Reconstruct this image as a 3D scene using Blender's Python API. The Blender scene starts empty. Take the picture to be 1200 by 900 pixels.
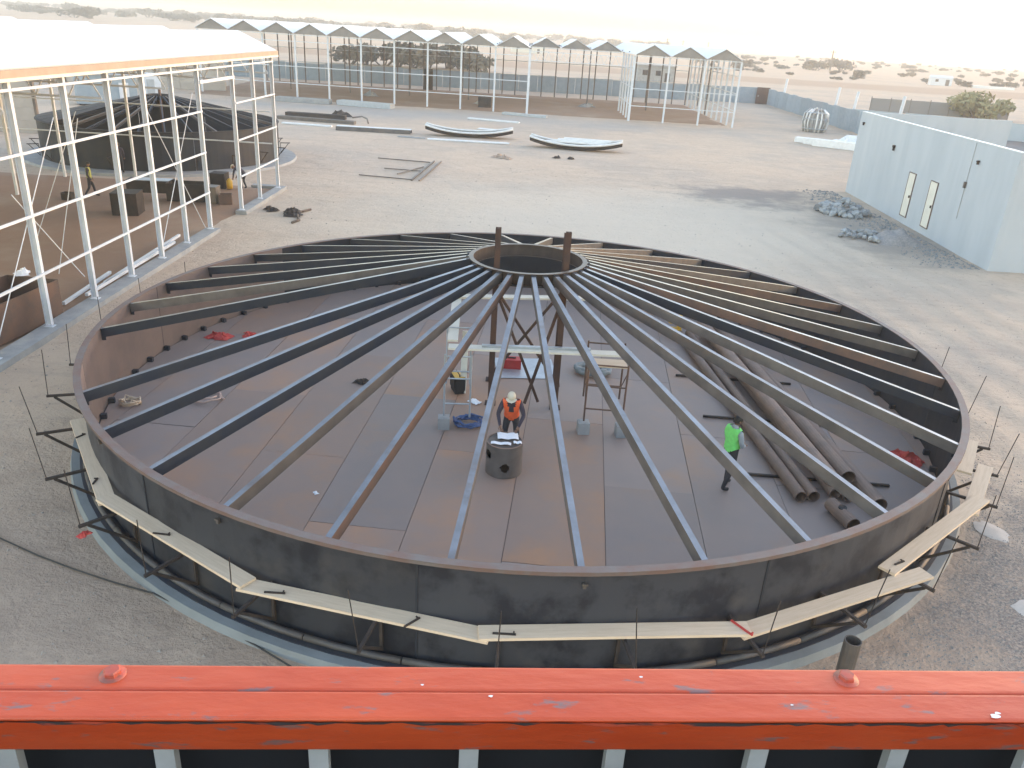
import bpy, math, random
from mathutils import Vector, Matrix, noise
random.seed(7)
R_ = math.radians
scene = bpy.context.scene
COL = scene.collection

# ------------------------------------------------------------------ camera
PITCH, ROLL, CAMZ = R_(23.59), R_(3.4356), 9.099
cam = bpy.data.cameras.new('camera'); cam.sensor_fit = 'HORIZONTAL'; cam.sensor_width = 36.0
cam.lens = 944.3 / 1200 * 36; cam.clip_start = 0.05; cam.clip_end = 9000
cam_ob = bpy.data.objects.new('camera', cam); COL.objects.link(cam_ob)
fw = Vector((0, math.cos(PITCH), -math.sin(PITCH))); up = Vector((0, math.sin(PITCH), math.cos(PITCH))); rt = Vector((1, 0, 0))
rt2 = math.cos(ROLL) * rt + math.sin(ROLL) * up; up2 = -math.sin(ROLL) * rt + math.cos(ROLL) * up
m = Matrix((rt2, up2, -fw)).transposed().to_4x4(); m.translation = Vector((0, 0, CAMZ)); cam_ob.matrix_world = m
scene.camera = cam_ob
# ------------------------------------------------------------------ sky, sun, exposure
SUN_EL, SUN_AZ = R_(4.0), R_(66)          # azimuth measured from +Y towards +X
world = bpy.data.worlds.new('World'); scene.world = world; world.use_nodes = True
wn = world.node_tree; bg = wn.nodes['Background']
sky = wn.nodes.new('ShaderNodeTexSky'); sky.sky_type = 'NISHITA'; sky.sun_disc = False
sky.sun_elevation = SUN_EL; sky.sun_rotation = SUN_AZ
sky.air_density = 1.0; sky.dust_density = 0.6; sky.ozone_density = 0.5
wn.links.new(sky.outputs[0], bg.inputs[0]); bg.inputs[1].default_value = 0.15
sun = bpy.data.lights.new('sun', 'SUN'); sun.energy = 0.11; sun.angle = R_(35); sun.color = (1.0, 0.92, 0.84)
sun_ob = bpy.data.objects.new('sun', sun); COL.objects.link(sun_ob)
sd = Vector((math.sin(SUN_AZ) * math.cos(SUN_EL), math.cos(SUN_AZ) * math.cos(SUN_EL), math.sin(SUN_EL)))
sun_ob.rotation_euler = sd.to_track_quat('Z', 'Y').to_euler(); sun_ob.location = (60, 40, 40)
vs = scene.view_settings; vs.view_transform = 'Standard'; vs.look = 'None'; vs.exposure = 3.15; vs.gamma = 1.0; vs.use_curve_mapping = False
vs.use_white_balance = True; vs.white_balance_temperature = 5980; vs.white_balance_tint = 22
scene.cycles.volume_bounces = 0; scene.cycles.max_bounces = 6

# ------------------------------------------------------------------ materials
MATS = {}
def mat(name, col, col2=None, rough=0.7, metal=0.0, scale=3.0, amount=(0.35, 0.65), bump=0.0, bscale=40.0, rnd=0.0, detail=6.0, coords='Object', stretch=None, third=None, tscale=1.0, tamt=(0.6, 0.75), transmission=0.0, spec=0.5):
    """base colour col, blotches of col2 (noise of `scale`), patches of a third colour, per-object value shift rnd"""
    mt = bpy.data.materials.new(name); mt.use_nodes = True; nt = mt.node_tree; N = nt.nodes; L = nt.links
    b = N['Principled BSDF']; b.inputs['Roughness'].default_value = rough; b.inputs['Metallic'].default_value = metal
    b.inputs['Specular IOR Level'].default_value = spec
    tc = N.new('ShaderNodeTexCoord'); src = tc.outputs[coords]
    if coords == 'World':
        pass
    vec = src
    oi = N.new('ShaderNodeObjectInfo')
    if rnd or col2:
        off = N.new('ShaderNodeVectorMath'); off.operation = 'MULTIPLY_ADD'
        mul = N.new('ShaderNodeCombineXYZ')
        for i in range(3): L.new(oi.outputs['Random'], mul.inputs[i])
        off.inputs[1].default_value = (37, 53, 71); L.new(mul.outputs[0], off.inputs[0]); L.new(vec, off.inputs[2]); vec = off.outputs[0]
    if stretch:
        mp = N.new('ShaderNodeMapping'); mp.inputs['Scale'].default_value = stretch; L.new(vec, mp.inputs['Vector']); vec = mp.outputs[0]
    out = None
    def rgb(c):
        n = N.new('ShaderNodeRGB'); n.outputs[0].default_value = (*c, 1); return n.outputs[0]
    cur = rgb(col)
    def blend(cur, c2, sc, amt, det):
        nz = N.new('ShaderNodeTexNoise'); nz.inputs['Scale'].default_value = sc; nz.inputs['Detail'].default_value = det; nz.inputs['Roughness'].default_value = 0.62
        L.new(vec, nz.inputs['Vector'])
        mr = N.new('ShaderNodeMapRange'); mr.inputs[1].default_value = amt[0]; mr.inputs[2].default_value = amt[1]; L.new(nz.outputs[0], mr.inputs[0])
        mx = N.new('ShaderNodeMix'); mx.data_type = 'RGBA'; L.new(mr.outputs[0], mx.inputs[0]); L.new(cur, mx.inputs[6]); L.new(rgb(c2), mx.inputs[7])
        return mx.outputs[2]
    if col2: cur = blend(cur, col2, scale, amount, detail)
    if third: cur = blend(cur, third, tscale, tamt, detail)
    if rnd:
        hs = N.new('ShaderNodeHueSaturation'); mr = N.new('ShaderNodeMapRange'); mr.inputs[3].default_value = 1 - rnd; mr.inputs[4].default_value = 1 + rnd
        L.new(oi.outputs['Random'], mr.inputs[0]); L.new(mr.outputs[0], hs.inputs['Value']); L.new(cur, hs.inputs['Color']); cur = hs.outputs[0]
    L.new(cur, b.inputs['Base Color'])
    if bump:
        nz = N.new('ShaderNodeTexNoise'); nz.inputs['Scale'].default_value = bscale; nz.inputs['Detail'].default_value = 8; L.new(vec, nz.inputs['Vector'])
        bp = N.new('ShaderNodeBump'); bp.inputs['Strength'].default_value = bump; bp.inputs['Distance'].default_value = 0.02; L.new(nz.outputs[0], bp.inputs['Height']); L.new(bp.outputs[0], b.inputs['Normal'])
    MATS[name] = mt
    return mt

NAVY = mat('mill_scale_navy', (0.022, 0.028, 0.042), (0.034, 0.036, 0.042), 0.55, 0.1, 1.6, bump=0.08, rnd=0.2, spec=0.25)
GREY_ST = mat('weathered_grey_steel', (0.150, 0.128, 0.112), (0.095, 0.082, 0.074), 0.5, 0.25, 1.8, bump=0.08, rnd=0.2, third=(0.17, 0.105, 0.07), tscale=0.8, tamt=(0.58, 0.78))
FLANGE_SHEEN = mat('flange_sky_sheen', (0.24, 0.25, 0.275), (0.18, 0.18, 0.19), 0.32, 0.6, 2.0, bump=0.06, rnd=0.15, third=(0.16, 0.12, 0.10), tscale=1.1, tamt=(0.55, 0.75))  # blue-grey sky reflection put into the colour of upward rafter faces
PIPE_DK = mat('base_pipe_steel', (0.085, 0.08, 0.08), (0.06, 0.055, 0.055), 0.6, 0.2, 3.0)
RUSTY = mat('rust_brown_steel', (0.15, 0.082, 0.055), (0.095, 0.064, 0.052), 0.65, 0.15, 2.2, bump=0.15, rnd=0.2)
PIPE_ST = mat('rusted_pipe', (0.25, 0.165, 0.125), (0.18, 0.13, 0.105), 0.6, 0.2, 2.0, bump=0.12, rnd=0.25)
SHELL_OUT = mat('shell_outside', (0.043, 0.046, 0.056), (0.018, 0.020, 0.028), 0.48, 0.2, 1.1, (0.48, 0.60), bump=0.05, rnd=0.12, spec=0.4, third=(0.072, 0.068, 0.068), tscale=0.8, tamt=(0.56, 0.74), detail=6)
SHELL_IN_LIT = mat('shell_inside_lit', (0.25, 0.185, 0.155), (0.19, 0.145, 0.13), 0.6, 0.2, 1.0, rnd=0.25, third=(0.24, 0.11, 0.06), tscale=0.8, tamt=(0.62, 0.8))  # rust-tinted inner wall, colour lightened for the side the sun reaches
SHELL_IN_SHADE = mat('shell_inside_shaded', (0.022, 0.026, 0.036), (0.034, 0.034, 0.038), 0.6, 0.1, 1.2, rnd=0.15, spec=0.2)  # shade on the rest of the inner wall, painted as dark colour
RIM = mat('rim_rust_grey', (0.155, 0.13, 0.12), (0.16, 0.095, 0.075), 0.6, 0.2, 2.5, bump=0.1)
FLOOR_PL = mat('floor_plate_steel', (0.265, 0.203, 0.176), (0.235, 0.190, 0.172), 0.6, 0.1, 0.9, rnd=0.08, third=(0.33, 0.205, 0.135), tscale=0.42, tamt=(0.52, 0.74), bump=0.03)
FLOOR_RED = mat('floor_plate_rust', (0.285, 0.195, 0.152), (0.25, 0.185, 0.155), 0.6, 0.1, 1.0, rnd=0.08, third=(0.37, 0.205, 0.12), tscale=0.5, tamt=(0.50, 0.70), bump=0.03)
DARK = mat('dark_seam', (0.06, 0.05, 0.048), rough=0.9)
CONC = mat('concrete', (0.33, 0.33, 0.32), (0.25, 0.255, 0.26), 0.85, 0, 2.0, bump=0.2, third=(0.40, 0.37, 0.33), tscale=0.7)
DAB = mat('pale_cement_dust', (0.50, 0.445, 0.39), (0.42, 0.375, 0.33), 0.95, 0, 3, bump=0.3)
PADC = mat('pad_concrete', (0.205, 0.225, 0.232), (0.16, 0.175, 0.18), 0.8, 0, 1.2, bump=0.2)
WHITE = mat('white_paint', (0.60, 0.635, 0.685), (0.54, 0.565, 0.60), 0.45, 0, 2.0)
ROOFW = mat('white_roof_sheet', (0.60, 0.62, 0.645), (0.56, 0.575, 0.60), 0.5, 0, 0.8, rnd=0.03)
EDGEB = mat('timber_edge', (0.40, 0.305, 0.235), (0.34, 0.26, 0.20), 0.7, 0, 2.0)
BLUEW = mat('pale_blue_render', (0.40, 0.45, 0.475), (0.37, 0.42, 0.45), 0.85, 0, 0.7, bump=0.06, bscale=20, third=(0.43, 0.475, 0.49), tscale=0.3)
BLUE_T = mat('blue_render_streaked', (0.405, 0.438, 0.468), (0.365, 0.398, 0.428), 0.85, 0, 0.9, (0.42, 0.68), bump=0.10, bscale=6, stretch=(1.0, 1.0, 0.22), third=(0.435, 0.462, 0.482), tscale=0.4, tamt=(0.5, 0.7))
BLUEP = mat('blue_panel', (0.28, 0.34, 0.39), (0.24, 0.30, 0.35), 0.8, 0, 1.5, rnd=0.08)
CREAM = mat('cream_door', (0.66, 0.64, 0.56), (0.60, 0.57, 0.50), 0.6, 0, 2.0)
SOIL = mat('red_brown_soil', (0.27, 0.165, 0.105), (0.23, 0.14, 0.09), 0.95, 0, 0.5, bump=0.4, bscale=8, third=(0.33, 0.24, 0.17), tscale=0.25, tamt=(0.5, 0.75))
PLANK = mat('pine_plank', (0.60, 0.475, 0.345), (0.52, 0.40, 0.28), 0.75, 0, 2.5, (0.42, 0.7), rnd=0.1, stretch=(0.7, 9, 9), bump=0.15, bscale=20)
ORANGE = mat('orange_paint', (0.55, 0.082, 0.022), (0.45, 0.055, 0.014), 0.42, 0, 9.0, stretch=(0.35, 1, 1), third=(0.22, 0.12, 0.11), tscale=46, tamt=(0.60, 0.67), bump=0.10, bscale=50)
CHIP = mat('chipped_edge', (0.055, 0.045, 0.05), (0.50, 0.08, 0.04), 0.6, 0, 26, (0.52, 0.60), stretch=(0.4, 1, 1))
BOLT = mat('bolt_paint', (0.42, 0.075, 0.045), (0.22, 0.07, 0.05), 0.5, 0, 60, (0.45, 0.6))
BLACK = mat('black_board', (0.012, 0.012, 0.014), rough=0.7)
BARGREY = mat('grey_bar', (0.42, 0.42, 0.41), (0.3, 0.3, 0.29), 0.6, 0, 8)
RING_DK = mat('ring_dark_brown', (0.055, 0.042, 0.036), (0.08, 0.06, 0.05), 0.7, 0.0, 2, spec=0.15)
TOWER = mat('tower_brown', (0.085, 0.048, 0.036), (0.055, 0.038, 0.034), 0.75, 0.0, 2.5, bump=0.1, spec=0.15)
BOXDK = mat('dark_box_steel', (0.028, 0.025, 0.025), (0.055, 0.042, 0.036), 0.7, 0.0, 2, spec=0.2)
STONE = mat('grey_rubble', (0.30, 0.31, 0.31), (0.22, 0.23, 0.235), 0.9, 0, 4, rnd=0.4)
GRAVEL = mat('dark_gravel', (0.19, 0.185, 0.185), (0.30, 0.28, 0.26), 0.95, 0, 9)
PEBBLE = mat('sand_pebbles', (0.30, 0.27, 0.24), (0.20, 0.185, 0.17), 0.95, 0, 3)
RED = mat('red_paint', (0.45, 0.035, 0.03), (0.35, 0.03, 0.03), 0.6, 0, 8)
REDC = mat('red_cloth', (0.50, 0.07, 0.05), (0.35, 0.04, 0.04), 0.9, 0, 12)
YELLOW = mat('yellow_paint', (0.62, 0.36, 0.03), rough=0.45)
BLUEC = mat('blue_cable', (0.05, 0.10, 0.24), (0.04, 0.06, 0.14), 0.6, 0, 12)
CABLE = mat('black_cable', (0.02, 0.02, 0.02), rough=0.6)
HOSEP = mat('pink_hose', (0.50, 0.36, 0.30), rough=0.6)
PAPER = mat('paper', (0.78, 0.79, 0.82), (0.70, 0.72, 0.76), 0.8, 0, 12)
TARP = mat('grey_tarp', (0.27, 0.29, 0.29), (0.20, 0.22, 0.22), 0.8, 0, 5, bump=0.3, bscale=12)
PVC = mat('white_plastic', (0.72, 0.72, 0.71), (0.62, 0.62, 0.61), 0.5, 0, 3)
SKIN = mat('skin', (0.20, 0.105, 0.065), rough=0.6)
HAIR = mat('black_hair', (0.012, 0.010, 0.009), rough=0.6)
TROUS = mat('dark_trousers', (0.022, 0.022, 0.028), (0.032, 0.032, 0.038), 0.9, 0, 10)
DKSHIRT = mat('dark_shirt', (0.035, 0.03, 0.045), (0.05, 0.04, 0.06), 0.9, 0, 10)
GRSHIRT = mat('grey_shirt', (0.30, 0.33, 0.35), (0.24, 0.26, 0.28), 0.9, 0, 10)
BOOT = mat('boots', (0.012, 0.011, 0.011), rough=0.6)
V_OR = mat('orange_vest', (0.85, 0.14, 0.04), (0.75, 0.11, 0.03), 0.7, 0, 12)
V_GR = mat('lime_vest', (0.22, 0.80, 0.18), (0.18, 0.66, 0.15), 0.7, 0, 12)
V_YE = mat('olive_vest', (0.30, 0.32, 0.08), (0.24, 0.25, 0.06), 0.8, 0, 12)
HELM = mat('cream_helmet', (0.55, 0.50, 0.40), rough=0.5)
LEAF = mat('dusty_leaf', (0.125, 0.115, 0.085), (0.085, 0.08, 0.055), 0.9, 0, 2, rnd=0.25)
LEAFY = mat('olive_leaf', (0.26, 0.235, 0.11), (0.17, 0.16, 0.075), 0.9, 0, 2, rnd=0.15)
BARK = mat('bark', (0.12, 0.09, 0.07), rough=0.95)
POLEM = mat('pole_wood', (0.14, 0.12, 0.11), rough=0.9)
BEIGE = mat('beige_blocks', (0.43, 0.385, 0.34), (0.37, 0.33, 0.29), 0.9, 0, 1.0, rnd=0.06)
GABLE_SHADE = mat('gable_underside_shade', (0.26, 0.24, 0.22), (0.21, 0.195, 0.18), 0.9, 0, 1.0)  # dark colour standing for the shaded roof underside in open gables
MESHF = mat('dark_mesh', (0.21, 0.205, 0.20), rough=0.9)
TAR = mat('tarred_ground', (0.11, 0.108, 0.11), (0.15, 0.145, 0.14), 0.9, 0, 0.3)
GALV = mat('galvanised', (0.40, 0.44, 0.48), (0.33, 0.36, 0.40), 0.4, 0.4, 3)

def ground_material():
    mt = bpy.data.materials.new('sand_ground'); mt.use_nodes = True; nt = mt.node_tree; N = nt.nodes; L = nt.links
    b = N['Principled BSDF']; b.inputs['Roughness'].default_value = 0.95; b.inputs['Specular IOR Level'].default_value = 0.15
    geo = N.new('ShaderNodeNewGeometry'); P = geo.outputs['Position']
    def nz(scale, det=6, vec=P, rough=0.6):
        n = N.new('ShaderNodeTexNoise'); n.inputs['Scale'].default_value = scale; n.inputs['Detail'].default_value = det; n.inputs['Roughness'].default_value = rough; L.new(vec, n.inputs['Vector']); return n.outputs[0]
    def mr(x, a, b_, c=0.0, d=1.0):
        n = N.new('ShaderNodeMapRange'); n.interpolation_type = 'SMOOTHSTEP'; n.inputs[1].default_value = a; n.inputs[2].default_value = b_; n.inputs[3].default_value = c; n.inputs[4].default_value = d; L.new(x, n.inputs[0]); return n.outputs[0]
    def mix(fac, a, b_):
        n = N.new('ShaderNodeMix'); n.data_type = 'RGBA'; L.new(fac, n.inputs[0])
        for s, v in ((6, a), (7, b_)):
            if isinstance(v, tuple): n.inputs[s].default_value = (*v, 1)
            else: L.new(v, n.inputs[s])
        return n.outputs[2]
    def mth(op, a, b_=None):
        n = N.new('ShaderNodeMath'); n.operation = op
        for s, v in ((0, a), (1, b_)):
            if v is None: continue
            if isinstance(v, (int, float)): n.inputs[s].default_value = v
            else: L.new(v, n.inputs[s])
        return n.outputs[0]
    def blob(cx, cy, rx, ry, edge=0.5, wob=0.5, ws=0.25, rot=0.0):
        # irregular stain of its own outline at a place on the ground
        mp = N.new('ShaderNodeMapping'); mp.vector_type = 'TEXTURE'; mp.inputs['Location'].default_value = (cx, cy, 0); mp.inputs['Rotation'].default_value = (0, 0, rot); mp.inputs['Scale'].default_value = (rx, ry, 1000)
        L.new(P, mp.inputs['Vector']); ln = N.new('ShaderNodeVectorMath'); ln.operation = 'LENGTH'; L.new(mp.outputs[0], ln.inputs[0])
        w = mth('MULTIPLY', mth('SUBTRACT', nz(ws, 4, rough=0.7), 0.5), wob * 4)
        return mr(mth('ADD', ln.outputs['Value'], w), 1 + edge, 1 - edge)
    c = mix(mr(nz(0.09, 4), 0.38, 0.62), (0.516, 0.401, 0.301), (0.433, 0.356, 0.286))
    c = mix(mth('MULTIPLY', blob(-16, 27, 9, 13, 0.6, 0.5, 0.1), 0.6), c, (0.505, 0.373, 0.266))
    c = mix(mr(nz(0.45, 4), 0.45, 0.7, 0, 0.55), c, (0.564, 0.449, 0.341))
    c = mix(mr(nz(2.2, 5, rough=0.75), 0.50, 0.72, 0, 0.6), c, (0.312, 0.247, 0.198))
    strk = N.new('ShaderNodeMapping'); strk.inputs['Rotation'].default_value = (0, 0, R_(35)); strk.inputs['Scale'].default_value = (0.12, 1.1, 1); L.new(P, strk.inputs['Vector'])
    c = mix(mr(nz(0.9, 5, vec=strk.outputs[0], rough=0.7), 0.52, 0.68, 0, 0.5), c, (0.360, 0.290, 0.232))
    c = mix(mr(nz(14, 3, rough=0.8), 0.6, 0.72, 0, 0.35), c, (0.265, 0.225, 0.187))
    # pale worn working area beyond the tank
    c = mix(mth('MULTIPLY', blob(3, 42, 15, 11, 0.6, 0.5, 0.12), 0.6), c, (0.577, 0.489, 0.385))
    c = mix(mth('MULTIPLY', blob(-3, 9, 15, 6.5, 0.55, 0.5, 0.15), 0.75), c, mix(mr(nz(1.1, 5, rough=0.75), 0.4, 0.65), (0.275, 0.203, 0.153), (0.349, 0.261, 0.195)))
    c = mix(mth('MULTIPLY', blob(8, 44, 10, 8, 0.5, 0.7, 0.2), 0.5), c, (0.577, 0.489, 0.395))
    # warm sand far off
    sx = N.new('ShaderNodeSeparateXYZ'); L.new(P, sx.inputs[0])
    far = mr(sx.outputs[1], 150, 420)
    scrub = mr(nz(0.02, 6, rough=0.75), 0.5, 0.68, 0, 0.55)
    c = mix(far, c, mix(scrub, (0.552, 0.406, 0.286), (0.360, 0.275, 0.198)))
    near_scrub = mth('MULTIPLY', mr(nz(0.25, 4, rough=0.8), 0.55, 0.68, 0, 0.6), mr(sx.outputs[1], 140, 170))
    c = mix(near_scrub, c, (0.288, 0.230, 0.178))
    # dirt track across the plain
    rd = N.new('ShaderNodeMapping'); rd.vector_type = 'TEXTURE'; rd.inputs['Location'].default_value = (104, 268, 0); rd.inputs['Rotation'].default_value = (0, 0, R_(-4)); rd.inputs['Scale'].default_value = (1, 1, 1); L.new(P, rd.inputs['Vector'])
    s2 = N.new('ShaderNodeSeparateXYZ'); L.new(rd.outputs[0], s2.inputs[0])
    band = mr(mth('ABSOLUTE', mth('ADD', s2.outputs[1], mth('MULTIPLY', nz(0.02, 3), 26))), 28, 18)
    c = mix(mth('MULTIPLY', band, 0.75), c, (0.372, 0.247, 0.167))
    # dark wet slurry stain and grey gravel spill
    c = mix(mth('MULTIPLY', blob(15.2, 54.0, 4.2, 3.2, 0.6, 0.9, 0.35), 0.8), c, (0.220, 0.197, 0.182))
    c = mix(mth('MULTIPLY', blob(20.0, 44.0, 3.2, 6.5, 0.6, 0.6, 0.35), 0.75), c, (0.252, 0.230, 0.202))
    c = mix(mth('MULTIPLY', blob(9.9, 12.0, 1.5, 3.4, 0.8, 1.0, 0.9, R_(-30)), 0.8), c, mix(mr(nz(18, 3, rough=0.8), 0.4, 0.6), (0.143, 0.129, 0.123), (0.324, 0.275, 0.232)))
    c = mix(mth('MULTIPLY', blob(-10, 95, 26, 5, 0.7, 0.5, 0.15), 0.6), c, (0.324, 0.318, 0.306))
    tv = N.new('ShaderNodeMapping'); tv.inputs['Rotation'].default_value = (0, 0, R_(-6)); L.new(P, tv.inputs['Vector'])
    wv = N.new('ShaderNodeTexWave'); wv.inputs['Scale'].default_value = 0.20; wv.inputs['Distortion'].default_value = 5.0; wv.inputs['Detail'].default_value = 4; wv.inputs['Detail Scale'].default_value = 0.25; wv.inputs['Detail Roughness'].default_value = 0.65; L.new(tv.outputs[0], wv.inputs['Vector'])
    tm = blob(15.5, 29, 4.5, 15, 0.6, 0.4, 0.12)
    wv0 = wv.outputs[1]; tm0 = tm
    c = mix(mth('MULTIPLY', mth('MULTIPLY', mr(wv0, 0.6, 0.95), tm0), 0.25), c, (0.360, 0.302, 0.245))
    L.new(c, b.inputs['Base Color'])
    # relief: fine grit, lumps, and wheel tracks sweeping past the tank's right side
    tread = N.new('ShaderNodeTexWave'); tread.inputs['Scale'].default_value = 3.5; tread.bands_direction = 'Y'; tread.inputs['Distortion'].default_value = 4.0; L.new(tv.outputs[0], tread.inputs['Vector'])
    h = mth('ADD', mth('MULTIPLY', nz(1.2, 6, rough=0.7), 1.0), mth('MULTIPLY', nz(9, 4, rough=0.75), 0.35))
    h = mth('ADD', h, mth('MULTIPLY', mth('MULTIPLY', wv.outputs[1], tm), 0.8))
    h = mth('ADD', h, mth('MULTIPLY', mth('MULTIPLY', tread.outputs[1], tm), 0.12))
    bp = N.new('ShaderNodeBump'); bp.inputs['Strength'].default_value = 0.9; bp.inputs['Distance'].default_value = 0.14; L.new(h, bp.inputs['Height']); L.new(bp.outputs[0], b.inputs['Normal'])
    return mt
SAND = ground_material()

# ------------------------------------------------------------------ mesh helpers
class MB:
    def __init__(s): s.v = []; s.f = []; s.mi = []; s.sm = []
    def add(s, vs_, fs, mi=0, smooth=False):
        o = len(s.v); s.v += [tuple(v) for v in vs_]
        for f in fs: s.f.append([i + o for i in f]); s.mi.append(mi); s.sm.append(smooth)
        return s
    def box(s, c, d, rz=0.0, mi=0, M=None):
        x, y, z = d[0] / 2, d[1] / 2, d[2] / 2
        Q = M or Matrix.Rotation(rz, 3, 'Z'); c = Vector(c)
        vs_ = [Q @ Vector((a * x, b * y, e * z)) + c for e in (-1, 1) for b in (-1, 1) for a in (-1, 1)]
        return s.add(vs_, [(0, 2, 3, 1), (4, 5, 7, 6), (0, 1, 5, 4), (2, 6, 7, 3), (0, 4, 6, 2), (1, 3, 7, 5)], mi)
    def bar(s, a, b, w, h, mi=0, upv=(0, 0, 1)):
        a = Vector(a); b = Vector(b); d = b - a; X = d.normalized(); U = Vector(upv)
        if abs(X.dot(U)) > 0.98: U = Vector((0, 1, 0))
        Y = U.cross(X).normalized(); Z = X.cross(Y)
        return s.box((a + b) / 2, (d.length, w, h), 0, mi, Matrix((X, Y, Z)).transposed())
    def tube(s, a, b, r, n=10, r2=None, inner=None, mi=0, cap=True):
        a = Vector(a); b = Vector(b); X = (b - a).normalized(); U = Vector((0, 0, 1)) if abs(X.z) < 0.9 else Vector((0, 1, 0))
        Y = U.cross(X).normalized(); Z = X.cross(Y); r2 = r if r2 is None else r2
        cs = [(math.cos(2 * math.pi * i / n), math.sin(2 * math.pi * i / n)) for i in range(n)]
        ring = lambda p, q: [p + Y * (q * c) + Z * (q * t) for c, t in cs]
        if inner:
            V = ring(a, r) + ring(b, r2) + ring(a, inner) + ring(b, inner)
            F = []
            for i in range(n):
                j = (i + 1) % n; F += [(i, j, n + j, n + i), (2 * n + j, 2 * n + i, 3 * n + i, 3 * n + j), (j, i, 2 * n + i, 2 * n + j), (n + i, n + j, 3 * n + j, 3 * n + i)]
            return s.add(V, F, mi, False)
        V = ring(a, r) + ring(b, r2)
        s.add(V, [(i, (i + 1) % n, n + (i + 1) % n, n + i) for i in range(n)], mi, True)
        if cap: s.add(V, [tuple(range(n))[::-1], tuple(range(n, 2 * n))], mi)
        return s
    def path(s, pts, r, n=6, mi=0, closed=False):
        pts = [Vector(p) for p in pts]; k = len(pts); V = []
        for i, p in enumerate(pts):
            t = (pts[(i + 1) % k] - pts[i - 1]) if closed else (pts[min(i + 1, k - 1)] - pts[max(i - 1, 0)])
            t.normalize(); U = Vector((0, 0, 1)) if abs(t.z) < 0.9 else Vector((0, 1, 0)); Y = U.cross(t).normalized(); Z = t.cross(Y)
            V += [p + Y * (r * math.cos(2 * math.pi * j / n)) + Z * (r * math.sin(2 * math.pi * j / n)) for j in range(n)]
        F = []
        for i in range(k if closed else k - 1):
            q = (i + 1) % k
            F += [(i * n + j, i * n + (j + 1) % n, q * n + (j + 1) % n, q * n + j) for j in range(n)]
        if not closed: F += [tuple(range(n))[::-1], tuple(range((k - 1) * n, k * n))]
        return s.add(V, F, mi, True)
    def arc(s, r0, r1, z0, z1, a0, a1, n, c=(0, 0), closed=False, mi=0, mi_in=None, smooth=True):
        """swept rectangle round a vertical axis, angles in degrees from -Y towards +X"""
        V = []
        for i in range(n + (0 if closed else 1)):
            a = R_(a0 + (a1 - a0) * i / n); sx, sy = math.sin(a), -math.cos(a)
            V += [(c[0] + r * sx, c[1] + r * sy, z) for r, z in ((r0, z0), (r1, z0), (r1, z1), (r0, z1))]
        k = len(V) // 4
        for i in range(n):
            j = (i + 1) % k
            q = lambda a_, b_: (i * 4 + a_, i * 4 + b_, j * 4 + b_, j * 4 + a_)
            o = len(s.v)
            for (a_, b_), mm, sm in (((0, 1), mi, False), ((1, 2), mi, smooth), ((2, 3), mi, False), ((3, 0), mi if mi_in is None else mi_in, smooth)):
                s.f.append([t + o for t in q(a_, b_)]) if False else None
                s._q = getattr(s, '_q', None)
                s.f.append([t for t in q(a_, b_)]); s.mi.append(mm); s.sm.append(False)
        off = len(s.v); nf = n * 4
        for t in range(len(s.f) - nf, len(s.f)): s.f[t] = [x + off for x in s.f[t]]
        s.v += V
        if not closed:
            s.f += [[off + 3, off + 2, off + 1, off], [off + (k - 1) * 4 + t for t in range(4)]]; s.mi += [mi, mi]; s.sm += [False, False]
        return s
    def lathe(s, prof, n=16, c=(0, 0, 0), mi=0, smooth=True):
        V = [(c[0] + r * math.cos(2 * math.pi * i / n), c[1] + r * math.sin(2 * math.pi * i / n), c[2] + z) for r, z in prof for i in range(n)]
        F = [(k * n + i, k * n + (i + 1) % n, (k + 1) * n + (i + 1) % n, (k + 1) * n + i) for k in range(len(prof) - 1) for i in range(n)]
        return s.add(V, F, mi, smooth)
    def prism(s, prof, a, b, upv=(0, 0, 1), mi=0, flip=False):
        """2D profile (y,z) swept straight from a to b"""
        a = Vector(a); b = Vector(b); X = (b - a).normalized(); Y = Vector(upv).cross(X).normalized(); Z = X.cross(Y); n = len(prof)
        if flip: prof = [(-y, z) for y, z in prof][::-1]
        V = [p + Y * y + Z * z for p in (a, b) for y, z in prof]
        return s.add(V, [(i, (i + 1) % n, n + (i + 1) % n, n + i) for i in range(n)] + [tuple(range(n))[::-1], tuple(range(n, 2 * n))], mi)
    def poly(s, pts, z0, z1, mi=0):
        n = len(pts); V = [(x, y, z0) for x, y in pts] + [(x, y, z1) for x, y in pts]
        return s.add(V, [tuple(range(n))[::-1], tuple(range(n, 2 * n))] + [(i, (i + 1) % n, n + (i + 1) % n, n + i) for i in range(n)], mi)
    def mesh(s, name, mats):
        me = bpy.data.meshes.new(name); me.from_pydata(s.v, [], s.f); me.validate(); me.update()
        for mm in (mats if isinstance(mats, (list, tuple)) else [mats]): me.materials.append(mm)
        if len(me.polygons) == len(s.f):
            me.polygons.foreach_set('material_index', s.mi); me.polygons.foreach_set('use_smooth', s.sm)
        return me
    def build(s, name, mats, parent=None, loc=(0, 0, 0), rz=0.0):
        return link(name, s.mesh(name, mats), parent, loc, rz)
def link(name, me, parent=None, loc=(0, 0, 0), rz=0.0):
    o = bpy.data.objects.new(name, me); COL.objects.link(o); o.location = loc; o.rotation_euler = (0, 0, rz)
    if parent: o.parent = parent
    return o
def tag(o, label, cat, group=None):
    o['label'] = label; o['category'] = cat
    if group: o['group'] = group
    return o
def thing(name, label, cat, loc=(0, 0, 0), rz=0.0, group=None):
    return tag(link(name, None, None, loc, rz), label, cat, group)
def struct(o): o['kind'] = 'structure'; return o
def stuff(o): o['kind'] = 'stuff'; return o
def copy_tree(o, parent=None):
    c = o.copy(); COL.objects.link(c); c.parent = parent
    for ch in o.children: copy_tree(ch, c)
    return c
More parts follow.
